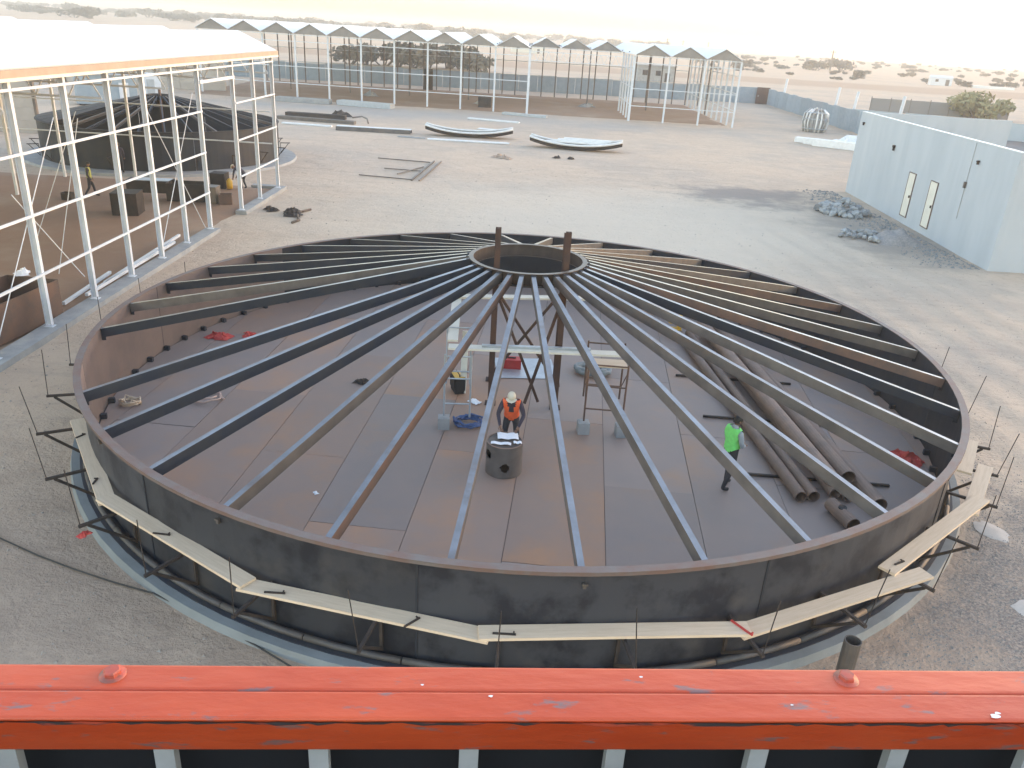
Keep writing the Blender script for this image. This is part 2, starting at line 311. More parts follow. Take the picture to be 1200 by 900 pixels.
def recalc(o):
    import bmesh
    bm = bmesh.new(); bm.from_mesh(o.data); bmesh.ops.recalc_face_normals(bm, faces=bm.faces); bm.to_mesh(o.data); bm.free(); return o
def pol(a, r, c): return (c[0] + r * math.sin(R_(a)), c[1] - r * math.cos(R_(a)))

# ------------------------------------------------------------------ ground
TC = (0.2156, 19.9387)
def terrain(x, y):
    r = math.hypot(x, y); az = math.degrees(math.atan2(x, max(y, 1e-3))) if y > 0 else 0
    z = 0.03 * noise.noise(Vector((x * 0.25, y * 0.25, 0))) + 0.015 * noise.noise(Vector((x * 1.1, y * 1.1, 3)))
    d = math.hypot(x - TC[0], y - TC[1])
    if d < 12.5: z *= max(0, (d - 11) / 1.5); z -= 0.02 * max(0, min(1, (12 - d)))
    if y < 3: z -= 0
    t = min(1, max(0, (r - 250) / 500))
    wl = min(1, max(0, (12 - az) / 22)); wr = 1 - wl
    z += t * wl * 0.0042 * (r - 250)
    z += t * 1.2 * noise.noise(Vector((x * 0.006, y * 0.006, 8)))
    if r > 1000: z -= wr * 0.008 * (r - 1000)
    return z
def axis(lo, hi, a, b, step, grow):
    xs = []; x = a
    while x < b: xs.append(x); x += step
    s = step; x = b
    while x < hi: xs.append(x); s *= grow; x += s
    xs.append(hi); s = step; x = a - step
    while x > lo: xs.append(x); s *= grow; x -= s
    xs.append(lo); return sorted(xs)
gx = axis(-2600, 2600, -30, 40, 0.5, 1.13); gy = axis(-60, 3000, 2, 75, 0.5, 1.11)
g = MB(); g.v = [(x, y, terrain(x, y)) for y in gy for x in gx]; nx = len(gx)
g.f = [(j * nx + i, j * nx + i + 1, (j + 1) * nx + i + 1, (j + 1) * nx + i) for j in range(len(gy) - 1) for i in range(nx - 1)]
g.mi = [0] * len(g.f); g.sm = [True] * len(g.f)
struct(g.build('ground', SAND))
pad = MB(); pad.lathe([(0.0, 0.13), (10.78, 0.13), (10.86, -0.15)], 96, (TC[0], TC[1], 0), smooth=False)
struct(pad.build('concrete_pad', PADC))
def sheet(name, x0, x1, y0, y1, z, mt, step=1.0, wob=0.0):
    b = MB(); nxx = int((x1 - x0) / step); nyy = int((y1 - y0) / step)
    for j in range(nyy + 1):
        for i in range(nxx + 1):
            x = x0 + (x1 - x0) * i / nxx; y = y0 + (y1 - y0) * j / nyy
            e = min(i, j, nxx - i, nyy - j)
            xx = x + (wob * noise.noise(Vector((x * .3, y * .3, 1))) if e == 0 else 0); yy = y + (wob * noise.noise(Vector((x * .3, y * .3, 5))) if e == 0 else 0)
            b.v.append((xx, yy, z + 0.03 * noise.noise(Vector((x * .4, y * .4, 2))) - (0.09 if e == 0 else 0)))
    b.f = [(j * (nxx + 1) + i, j * (nxx + 1) + i + 1, (j + 1) * (nxx + 1) + i + 1, (j + 1) * (nxx + 1) + i) for j in range(nyy) for i in range(nxx)]
    b.mi = [0] * len(b.f); b.sm = [True] * len(b.f)
    return struct(b.build(name, mt))
sheet('shed_soil_floor', -40, -14.3, 14, 47.2, 0.08, SOIL, 0.8, 0.4)
sheet('far_shed_soil_floor', -42, 24.2, 103.5, 134.5, 0.09, SOIL, 1.5, 0.5)
sheet('tarred_yard', 42, 78, 60, 112, 0.10, TAR, 2.0, 1.0)

# ------------------------------------------------------------------ the tank
tank = thing('storage_tank', 'large round open steel tank with roof rafters radiating from a raised centre ring', 'tank', (TC[0], TC[1], 0))
RW, ZF, ZT = 10.36, 0.175, 2.05
shell_mats = {}
for k in range(12):
    a0 = -8 + k * 30
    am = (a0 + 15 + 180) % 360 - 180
    inner = SHELL_IN_LIT if -125 < am < -30 else SHELL_IN_SHADE
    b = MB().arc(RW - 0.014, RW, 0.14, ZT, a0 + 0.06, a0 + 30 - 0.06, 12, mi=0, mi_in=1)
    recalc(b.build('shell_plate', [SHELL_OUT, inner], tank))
swm = MB().box((0, 0, 0), (0.035, 0.022, 1.88)).mesh('shell_weld', NAVY)
for k in range(12): link('shell_weld', swm, tank, (*pol(-8 + k * 30, RW + 0.004, (0, 0)), 1.09), R_(-8 + k * 30))
rb = MB().arc(RW - 0.035, 10.475, ZT + 0.002, ZT + 0.022, 0, 360, 120, closed=True); rb.arc(10.461, 10.475, ZT - 0.045, ZT + 0.004, 0, 360, 120, closed=True)
recalc(rb.build('rim_flange', RIM, tank))
bp_ = MB()
for k in range(40):
    a0 = k * 9; bp_.path([(*pol(a0 + t, 10.50, (0, 0)), 0.20) for t in (0.05, 3, 6, 8.9)], 0.055, 8)
bp_.build('base_pipe', PIPE_DK, tank)
foot = MB().arc(RW - 0.1, 10.62, 0.13, 0.145, 0, 360, 96, closed=True); recalc(foot.build('base_flange', NAVY, tank))
# floor: strips of overlapping plates clipped to the circle
def clip(poly, r, n=96):
    for k in range(n):
        a = 2 * math.pi * k / n; nx_, ny_ = math.cos(a), math.sin(a); out = []
        for i in range(len(poly)):
            p, q = poly[i], poly[(i + 1) % len(poly)]; dp = p[0] * nx_ + p[1] * ny_ - r; dq = q[0] * nx_ + q[1] * ny_ - r
            if dp <= 0: out.append(p)
            if dp * dq < 0: t = dp / (dp - dq); out.append((p[0] + t * (q[0] - p[0]), p[1] + t * (q[1] - p[1])))
        poly = out
        if len(poly) < 3: return None
    return poly
MB().lathe([(0.0, 0.16), (RW - 0.03, 0.16)], 72).build('floor_backing', DARK, tank)
tilt = R_(4.0); ct, st = math.cos(tilt), math.sin(tilt)
W = 1.92; rr = random.Random(5)
for i in range(-6, 7):
    x0 = 0.55 - 0.2 + i * W - 0.03; y = -12 + (1.7 if i % 2 else 4.4) - 6 + rr.uniform(-.5, .5)
    while y < 12:
        ln = 6.1; q = [(x0 + 0.006, y + 0.006), (x0 + W - 0.006, y + 0.006), (x0 + W - 0.006, y + ln - 0.006), (x0 + 0.006, y + ln - 0.006)]
        q = [(px * ct + py * st, -px * st + py * ct) for px, py in q]; q = clip(q, RW - 0.05)
        if q:
            dz = rr.uniform(0, 0.010); fm = FLOOR_RED if (rr.random() < 0.33) else FLOOR_PL
            recalc(MB().poly(q, 0.162, ZF + dz).build('floor_plate', fm, tank))
        y += ln
# base clips inside
cl = MB(); cl.box((0, 0, 0.06), (0.10, 0.14, 0.12)); clm = cl.mesh('base_clip', NAVY)
for k in range(72):
    x, y = pol(k * 5 + 2, RW - 0.10, (0, 0)); link('base_clip', clm, tank, (x, y, ZF + 0.012), R_(k * 5 + 2))
# rafters
H, Bf, tw = 0.22, 0.105, 0.013
chan = [(0, 0), (Bf, 0), (Bf, -tw), (tw, -tw), (tw, -H + tw), (Bf, -H + tw), (Bf, -H), (0, -H)]
chan = [(y - Bf / 2, z) for y, z in chan]
rmesh = {}
def rafter_mesh(mt, flip):
    if (mt.name, flip) not in rmesh:
        rmesh[(mt.name, flip)] = recalc_me(MB().prism(chan, (0, -1.50, 3.86), (0, -10.335, 2.035), flip=flip).mesh('rafter', [mt, FLANGE_SHEEN]))
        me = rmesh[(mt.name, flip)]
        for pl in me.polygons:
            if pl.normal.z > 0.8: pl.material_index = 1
    return rmesh[(mt.name, flip)]
def recalc_me(me):
    import bmesh
    bm = bmesh.new(); bm.from_mesh(me); bmesh.ops.recalc_face_normals(bm, faces=bm.faces); bm.to_mesh(me); bm.free(); return me
STEP = 360 / 34
cleat_m = MB().box((0.0, -1.60, 3.70), (0.014, 0.34, 0.20)).box((0.0, -1.52, 3.852), (0.13, 0.10, 0.012)).mesh('ring_cleat', NAVY)
kinds = {}
for k in range(34):
    a = (k + 0.5) * STEP; a = a - 360 if a > 180 else a
    if abs(a + 68.8) < 3: continue
    idx = round(a / STEP - 0.5)
    if a < 0:
        mt = NAVY if idx <= -4 else GREY_ST
        if idx in (-9,): mt = GREY_ST
        if idx == -5: mt = NAVY
        if idx == -2: mt = RUSTY
    else:
        mt = GREY_ST
        if idx in (6, 12): mt = NAVY
        if idx in (7, 10): mt = RUSTY
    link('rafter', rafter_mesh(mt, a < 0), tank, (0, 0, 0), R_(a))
    link('ring_cleat', cleat_m, tank, (0, 0, 0), R_(a))
    sp = MB().box((*pol(a, 10.30, (0, 0)), 1.88), (0.012, 0.10, 0.30), R_(a)); sp.build('rafter_clip', NAVY, tank)
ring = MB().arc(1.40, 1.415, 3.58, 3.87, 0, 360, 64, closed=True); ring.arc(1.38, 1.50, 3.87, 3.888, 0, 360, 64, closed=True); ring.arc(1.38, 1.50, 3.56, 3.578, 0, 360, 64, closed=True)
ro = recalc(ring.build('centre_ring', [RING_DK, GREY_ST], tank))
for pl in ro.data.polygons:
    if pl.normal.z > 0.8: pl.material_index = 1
# scaffold brackets with guard rods round the shell
br = MB(); br.bar((0, -10.38, 0.97), (0, -11.30, 0.97), 0.05, 0.05); br.bar((0, -11.15, 0.94), (0, -10.42, 0.28), 0.045, 0.045); br.bar((0, -10.40, 0.24), (0, -10.40, 0.98), 0.05, 0.045)
brm = br.mesh('bracket', BOXDK)
rdm = MB().tube((0, 0, 0), (0, 0, 1.12), 0.009, 6).mesh('guard_rod', BOXDK)
rb_ = random.Random(3)
for a in [-111, -101, -91, -81, -71.5, -61.6, -51.2, -41.2, -30.8, -21.4, -11, -1, 9, 19, 29, 38.3, 48.2, 57.9, 65.5, 72.5, 82, 92]:
    o = link('bracket', brm, tank, (0, 0, 0), R_(a))
    gr = link('guard_rod', rdm, o, (0, -11.27, 0.95)); gr.rotation_euler = (R_(rb_.uniform(-5, 8)), R_(rb_.uniform(-6, 6)), 0)
# splash marks / lifting lugs on the outside
lug = MB().box((0, 0, 0), (0.05, 0.05, 0.09)); lug.box((0, -0.03, 0.03), (0.09, 0.012, 0.03)); lgm = lug.mesh('lifting_lug', GREY_ST)
for a in (-48, -27, 5.6, 52, -85): x, y = pol(a, RW + 0.03, (0, 0)); link('lifting_lug', lgm, tank, (x, y, 1.78), R_(a))

# walkway planks on the brackets
def plank(a0, a1, r0, r1, z, label, w=0.30, ex=0.12):
    p = Vector((*pol(a0, r0, TC), z)); q = Vector((*pol(a1, r1, TC), z)); d = (q - p); ln = d.length + ex
    b = MB(); t = 0.045; n = 6
    for i in range(n): pass
    b.add([(-ln / 2, -w / 2, 0), (ln / 2, -w / 2, 0), (ln / 2, w / 2, 0), (-ln / 2, w / 2, 0), (-ln / 2 + .004, -w / 2 + .004, t), (ln / 2 - .004, -w / 2 + .004, t), (ln / 2 - .004, w / 2 - .004, t), (-ln / 2 + .004, w / 2 - .004, t)],
          [(3, 2, 1, 0), (4, 5, 6, 7), (0, 1, 5, 4), (1, 2, 6, 5), (2, 3, 7, 6), (3, 0, 4, 7)])
    o = b.build('plank', PLANK, None, (p + q) / 2, math.atan2(d.y, d.x)); return tag(o, label, 'plank', 'planks laid on the brackets round the tank')
plank(-63.0, -43.3, 10.52, 10.66, 1.00, 'pine walkway plank at the far left of the tank shell, lying almost straight away')
plank(-43.6, -22.9, 10.66, 10.66, 1.05, 'pine walkway plank slanting down from the left of the tank shell, second from the left')
plank(-23.0, -2.0, 10.68, 10.66, 1.00, 'pine walkway plank third from the left, left of the tank front middle')
plank(-2.3, 19.0, 10.66, 10.80, 1.045, 'pine walkway plank lying level across the front middle of the tank')
plank(18.6, 39.6, 10.80, 10.98, 1.00, 'pine walkway plank rising to the right of the tank front, its right end loose')
plank(36.9, 57.6, 10.60, 10.98, 1.045, 'pine walkway plank at the right of the tank, overlapping the loose end')
plank(54.5, 66.5, 10.88, 11.05, 0.998, 'pine walkway plank at the tank right side, running under two others')
plank(63.5, 72.5, 10.62, 10.88, 1.045, 'short pine plank on top of another at the far right of the tank')
# things lying on the planks
def onplank(a, r, z, ln, rot, label, mt=BOXDK, nm='steel_offcut'):
    x, y = pol(a, r, TC); b = MB(); b.bar((-ln / 2, 0, 0.012), (ln / 2, 0, 0.012), 0.03, 0.02); b.bar((ln / 2 - 0.03, 0.0, 0.02), (ln / 2 - 0.03, 0.05, 0.02), 0.02, 0.02)
    tag(b.build(nm, mt, None, (x, y, z), rot), label, 'offcut', 'steel offcuts left on the planks')
onplank(-58.5, 10.50, 1.046, 0.22, R_(65), 'dark steel offcut on the leftmost plank, its farther end')
onplank(-47.5, 10.60, 1.046, 0.22, R_(95), 'dark steel offcut on the leftmost plank, its nearer end')
onplank(-34, 10.56, 1.096, 0.30, R_(-5), 'dark steel offcut on the second plank from the left')
onplank(-20, 10.66, 1.046, 0.32, R_(0), 'dark steel offcut on the left end of the third plank')
onplank(-8, 10.60, 1.046, 0.30, R_(48), 'dark steel offcut lying slantwise on the third plank')
onplank(-0.6, 10.68, 1.091, 0.34, R_(0), 'dark steel offcut at the left end of the front middle plank')
onplank(18.6, 10.80, 1.092, 0.40, R_(-52), 'thin red steel strip lying across the right end of the front middle plank', RED, 'steel_strip')
onplank(38.6, 10.62, 1.091, 0.24, R_(30), 'dark steel offcut on the plank overlapping at the right of the tank')

# ------------------------------------------------------------------ props inside the tank
tw_ = thing('support_tower', 'rust-brown steel support tower under the centre ring of the near tank', 'support tower', (0.2, 19.94, ZF + 0.01))
def hcol(x, y, h, nm='column'):
    b = MB(); b.box((x, y, h / 2), (0.02, 0.115, h)); b.box((x, y - 0.062, h / 2), (0.135, 0.016, h)); b.box((x, y + 0.062, h / 2), (0.135, 0.016, h)); b.box((x, y, 0.01), (0.28, 0.28, 0.02)); b.build(nm, TOWER, tw_)
for (x, y), h in zip(((-0.74, -0.86), (0.94, -0.90), (0.98, 0.60), (-0.80, 0.7)), (4.62, 4.62, 4.25, 3.3)): hcol(x, y, h)
for a_, b_ in (((-0.70, -0.86, 3.0), (0.50, -0.80, 0.1)), ((0.90, -0.86, 2.9), (0.15, -0.95, 0.1)), ((-0.76, 0.7, 2.6), (0.92, 0.62, 0.2)), ((0.92, 0.62, 2.6), (-0.76, 0.7, 0.2)), ((0.94, -0.8, 2.9), (0.97, 0.5, 1.2)), ((-0.74, -0.8, 3.0), (-0.8, 0.6, 1.0))):
    MB().bar(a_, b_, 0.07, 0.07).build('brace', TOWER, tw_)
# scaffold
def frame_scaf(loc, rz, legs, w, h, label, mt, dy=1.5):
    t = thing('scaffold', label, 'scaffold', loc, rz, 'scaffold frames in the tank')
    for x in (0, w):
        for y in (0, dy): MB().tube((x, y, 0), (x, y, h), 0.024, 8).build('leg', mt, t)
    for y in (0, dy):
        for z in (0.35, h * 0.62, h - 0.05): MB().tube((0, y, z), (w, y, z), 0.02, 6).build('crossbar', mt, t)
    MB().tube((0, 0, 0.3), (0, dy, h - 0.2), 0.014, 6).build('brace', mt, t); MB().tube((w, dy, 0.3), (w, 0, h - 0.2), 0.014, 6).build('brace', mt, t)
    return t
frame_scaf((1.80, 17.72, ZF + 0.31), R_(-3), 4, 0.93, 1.55, 'dark steel scaffold frame standing on two concrete cubes, right of the tower', RUSTY)
frame_scaf((-1.60, 17.52, ZF + 0.31), R_(4), 4, 0.62, 1.62, 'pale grey scaffold frame left of the support tower, by the yellow welder', GALV, 2.0)
blk = MB(); blk.box((0, 0, 0.15), (0.28, 0.28, 0.30)); blk.box((0, 0, 0.305), (0.2, 0.2, 0.02)); bkm = blk.mesh('concrete_cube', CONC)
for (x, y), lb in (((-1.60, 17.52), 'concrete cube under the left scaffold frame, beside the blue cable'), ((1.80, 17.72), 'concrete cube under the right scaffold frame, nearer the tower'), ((2.73, 17.67), 'concrete cube under the right scaffold frame, the farther right one')):
    tag(link('concrete_cube', bkm, None, (x, y, ZF + 0.008), 0.1), lb, 'concrete block', 'concrete cubes under scaffold legs')
def tplank(p, q, w, label, mt=PLANK):
    p = Vector(p); q = Vector(q); b = MB(); L = (q - p).length; b.box((0, 0, 0), (L, w, 0.05)); o = b.build('scaffold_plank', mt, None, (p + q) / 2, 0)
    d = q - p; o.rotation_euler = (0, -math.asin(d.z / L), math.atan2(d.y, d.x)); return tag(o, label, 'plank', 'planks on the scaffold')
tplank((-1.62, 18.55, 1.90), (2.95, 18.75, 1.90), 0.30, 'long cream scaffold plank across the near side of the support tower', CREAM)
tplank((-1.9, 21.7, 2.20), (2.3, 22.3, 2.20), 0.30, 'cream scaffold plank across the far side of the support tower', CREAM)
tplank((-1.55, 18.9, 1.93), (-1.70, 21.9, 2.17), 0.26, 'cream scaffold plank along the left side of the support tower', CREAM)
tplank((-0.8, 18.62, 1.955), (1.9, 18.80, 1.955), 0.12, 'narrow grey board lying on the long near scaffold plank', GALV)
tplank((1.85, 18.2, 1.85), (2.75, 18.2, 1.85), 0.45, 'short wide board on the right scaffold frame', PLANK)
tplank((-1.30, 19.6, 0.2), (-1.28, 19.75, 1.9), 0.16, 'white board leaning upright against the left scaffold', CREAM)
sh = MB(); sh.box((0, 0, 0), (1.7, 1.5, 0.006)); o = sh.build('steel_sheet', GALV, None, (0.35, 21.6, ZF + 0.02), 0.1); tag(o, 'blue-grey steel sheet lying on the floor under the support tower', 'sheet')
# welder
t = thing('welding_machine', 'yellow and black welding machine on the tank floor beside the left scaffold', 'welder', (-1.45, 19.75, ZF + 0.012), R_(20))
MB().box((0, 0, 0.30), (0.26, 0.46, 0.34)).build('case', YELLOW, t); MB().box((0, -0.24, 0.28), (0.27, 0.03, 0.36)).build('front_panel', BLACK, t); MB().box((-0.145, 0.0, 0.28), (0.03, 0.44, 0.34)).build('side_panel', BLACK, t)
MB().tube((0, -0.18, 0.52), (0, 0.18, 0.52), 0.015, 6).bar((0, -0.18, 0.46), (0, -0.18, 0.53), .02, .02).bar((0, 0.18, 0.46), (0, 0.18, 0.53), .02, .02).build('handle', BLACK, t); MB().box((0, 0, 0.06), (0.26, 0.46, 0.12)).build('base', BLACK, t)
def coil(name, loc, r, turns, mt, label, cat, rad=0.02, seed=1):
    q = random.Random(seed); pts = []
    for i in range(turns * 14):
        a = 2 * math.pi * i / 14; rr_ = r * (0.75 + 0.3 * q.random()); pts.append((rr_ * math.cos(a), rr_ * 0.8 * math.sin(a), rad + 0.16 * q.random() * (i / (turns * 14)) + 0.02))
    return tag(MB().path(pts, rad, 6).build(name, mt, None, loc), label, cat)
coil('cable_coil', (-1.02, 17.75, ZF + 0.01), 0.36, 7, BLUEC, 'loose coil of blue cable on the tank floor beside a concrete cube', 'cable', 0.028)
coil('cable_heap', (2.3, 21.6, ZF + 0.01), 0.5, 8, TARP, 'heap of grey cable on the tank floor right of the support tower', 'cable', 0.06, 4)
coil('hose_coil', (-7.7, 18.3, ZF + 0.01), 0.46, 2, HOSEP, 'pale hose looped on the tank floor at the left', 'hose', 0.022, 2)
coil('rope_heap', (-9.35, 17.75, ZF + 0.01), 0.26, 5, PLANK, 'small tangled heap of cream rope against the left shell', 'rope', 0.025, 6)
t = thing('red_tool_box', 'small red metal box on the tank floor behind the support tower', 'tool box', (-0.05, 21.6, ZF + 0.012))
MB().box((0, 0, 0.13), (0.55, 0.3, 0.26)).build('body', RED, t); MB().box((0, 0, 0.275), (0.57, 0.32, 0.03)).build('lid', RED, t); MB().bar((-0.12, 0, 0.31), (0.12, 0, 0.31), 0.03, 0.03).build('handle', BLACK, t)
t = thing('yellow_machine', 'yellow grinder stand on the tank floor behind the right-hand rafters', 'machine', (5.2, 25.2, ZF + 0.012))
MB().box((0, 0, 0.2), (0.5, 0.3, 0.12)).box((0.18, 0, 0.45), (0.12, 0.2, 0.5)).build('stand', YELLOW, t); MB().tube((-0.1, -0.1, 0.6), (-0.1, 0.12, 0.6), 0.16, 12).build('wheel', YELLOW, t)
def rag(name, loc, s, mt, label, seed, cat='cloth'):
    q = random.Random(seed); b = MB(); n = 12; off = q.random() * 50
    for j in range(n + 1):
        for i in range(n + 1):
            x = (i / n - .5) * s * 1.5; y = (j / n - .5) * s; e = max(0, 1 - (abs(i / n - .5) * 2) ** 2) * max(0, 1 - (abs(j / n - .5) * 2) ** 2)
            z = 0.01 + e * s * 0.35 * (0.4 + abs(noise.noise(Vector((x * 5 / s + off, y * 5 / s, 0)))) * 1.6)
            b.v.append((x + 0.12 * s * noise.noise(Vector((x * 4 / s, y * 4 / s + off, 1))), y + 0.3 * s * noise.noise(Vector((x * 3 / s + off, y * 3 / s, 4))), z))
    b.f = [(j * (n + 1) + i, j * (n + 1) + i + 1, (j + 1) * (n + 1) + i + 1, (j + 1) * (n + 1) + i) for j in range(n) for i in range(n)]; b.mi = [0] * len(b.f); b.sm = [False] * len(b.f)
    return tag(b.build(name, mt, None, loc, q.random() * 3), label, cat)
rag('red_cloth', (9.55, 17.3, ZF + 0.012), 0.55, REDC, 'crumpled red cloth on the tank floor against the right shell', 1)
rag('red_cloth', (-8.9, 22.6, ZF + 0.012), 0.5, REDC, 'crumpled red cloth on the tank floor at the left, its larger heap', 2)
rag('red_cloth', (-8.1, 22.9, ZF + 0.012), 0.32, REDC, 'small crumpled red cloth on the tank floor at the left, right of the larger heap', 3)
rag('red_cloth', (*pol(-41, 11.25, TC), 0.80), 0.16, REDC, 'small red rag hanging on a bracket left of the tank', 9)
rag('white_scrap', (-3.9, 14.2, ZF + 0.01), 0.09, PAPER, 'tiny white scrap on the bare tank floor between the left rafters', 5, 'scrap')
rag('white_scrap', (-0.95, 19.1, ZF + 0.01), 0.22, PAPER, 'white scrap on the tank floor right of the yellow welder', 6, 'scrap')
rag('dark_scrap', (-4.05, 19.9, ZF + 0.01), 0.3, BOXDK, 'dark scrap heap on the bare tank floor left of the scaffold', 8, 'scrap')
# drum with holes and drawings on it
t = thing('steel_drum', 'short wide rusty pipe stub with round holes, used as a table by the worker', 'drum', (-0.08, 15.62, ZF + 0.012), R_(0))
b = MB(); r0 = 0.40; n = 28; hz = 0.74; V = []
holes = [(R_(-85), 0.26, 0.105), (R_(-150), 0.50, 0.11)]
rows = 30
def in_hole(i, j):
    a = 2 * math.pi * (i + .5) / 56; z = hz * (j + .5) / rows
    for ha, hz_, hr in holes:
        da = (a - ha + math.pi) % (2 * math.pi) - math.pi
        if (da * r0) ** 2 + (z - hz_) ** 2 < hr * hr: return True
    return False
n = 56
for rad in (r0, r0 - 0.03):
    o = len(b.v); b.v += [(rad * math.cos(2 * math.pi * i / n), rad * math.sin(2 * math.pi * i / n), hz * j / rows) for j in range(rows + 1) for i in range(n)]
    for j in range(rows):
        for i in range(n):
            if not in_hole(i, j): b.f.append((o + j * n + i, o + j * n + (i + 1) % n, o + (j + 1) * n + (i + 1) % n, o + (j + 1) * n + i)); b.mi.append(0); b.sm.append(False)
b.build('drum_wall', GREY_ST, t)
MB().arc(r0 - 0.03, r0 + 0.004, hz, hz + 0.006, 0, 360, 40, closed=True).build('drum_lip', PIPE_ST, t)
MB().lathe([(0.0, hz - 0.012), (r0 - 0.031, hz - 0.012)], 40).build('drum_top', GREY_ST, t)
PZ = ZF + 0.012 + hz + 0.01
for x, y, w, d, rz, lb in ((-0.02, 15.80, 0.46, 0.30, 0.08, 'large white drawing sheet on the rusty drum, nearest the worker'), (-0.16, 15.44, 0.44, 0.12, -0.03, 'rolled-out white paper strip on the near edge of the rusty drum'), (0.2, 15.52, 0.18, 0.12, 0.1, 'small white paper at the right of the rusty drum')):
    b = MB(); q = 6
    for j in range(2):
        for i in range(q + 1): b.v.append(((i / q - .5) * w, (j - .5) * d, 0.012 * math.sin(i * 1.7) + 0.014))
    b.f = [(i, i + 1, q + 2 + i, q + 1 + i) for i in range(q)]; b.mi = [0] * q; b.sm = [True] * q
    tag(b.build('paper_sheet', PAPER, None, (x, y, PZ), rz), lb, 'paper', 'papers on the drum')
# pipes piled on the floor
PIPES = [((6.05, 15.0, .13), (4.95, 25.0, .13), .13, 'thin grey-brown pipe, leftmost of the pile in the tank'), ((6.34, 15.05, .13), (5.28, 25.2, .13), .13, 'thin grey-brown pipe, second from the left in the pile'),
         ((6.74, 15.35, .44), (5.70, 25.4, .44), .17, 'rusty pipe on top of the pile, left of the upper two'), ((7.13, 15.40, .44), (6.15, 25.3, .44), .17, 'rusty pipe on top of the pile, right of the upper two'),
         ((6.85, 15.2, .14), (5.85, 25.3, .14), .13, 'dark pipe at the bottom middle of the pile'), ((7.12, 15.1, .14), (6.12, 25.3, .14), .13, 'dark pipe at the bottom right of the pile middle'),
         ((7.62, 14.75, .18), (6.65, 24.6, .18), .17, 'wide rusty pipe at the right of the pile'), ((6.78, 13.95, .16), (6.42, 14.75, .16), .15, 'short pipe stub with a round hole at the near end of the pile')]
PIPES = [((a[0] + .28, a[1], a[2]), (b[0] + .45, b[1], b[2]), r, t) for a, b, r, t in PIPES]
for a_, b_, r, lb in PIPES:
    p = Vector(a_); q = Vector(b_); base = Vector((p.x, p.y, ZF + 0.012))
    o = recalc(MB().tube((0, 0, p.z), (q.x - p.x, q.y - p.y, q.z), r, 18, inner=r - 0.018).build('steel_pipe', PIPE_ST, None, base)); tag(o, lb, 'pipe', 'pipes piled in the tank')
    for pl in o.data.polygons: pl.use_smooth = False
MB().tube((-.10, .43, 0.27), (-.10, .42, 0.318), 0.085, 14).build('opening', BLACK, o)
for y, lb in ((15.95, 'timber batten lying under the near end of the pipe pile'), (18.9, 'dark batten lying under the middle of the pipe pile'), (21.6, 'dark batten lying under the far end of the pipe pile')):
    x0 = 6.3 - (y - 15) * 0.1
    b = MB().bar((x0 - 0.9, y + 0.1, 0.035), (x0 + 2.4, y - 0.05, 0.035), 0.06, 0.05); tag(b.build('batten', BOXDK, None, (0, 0, ZF + 0.012)), lb, 'batten', 'battens under the pipe pile')

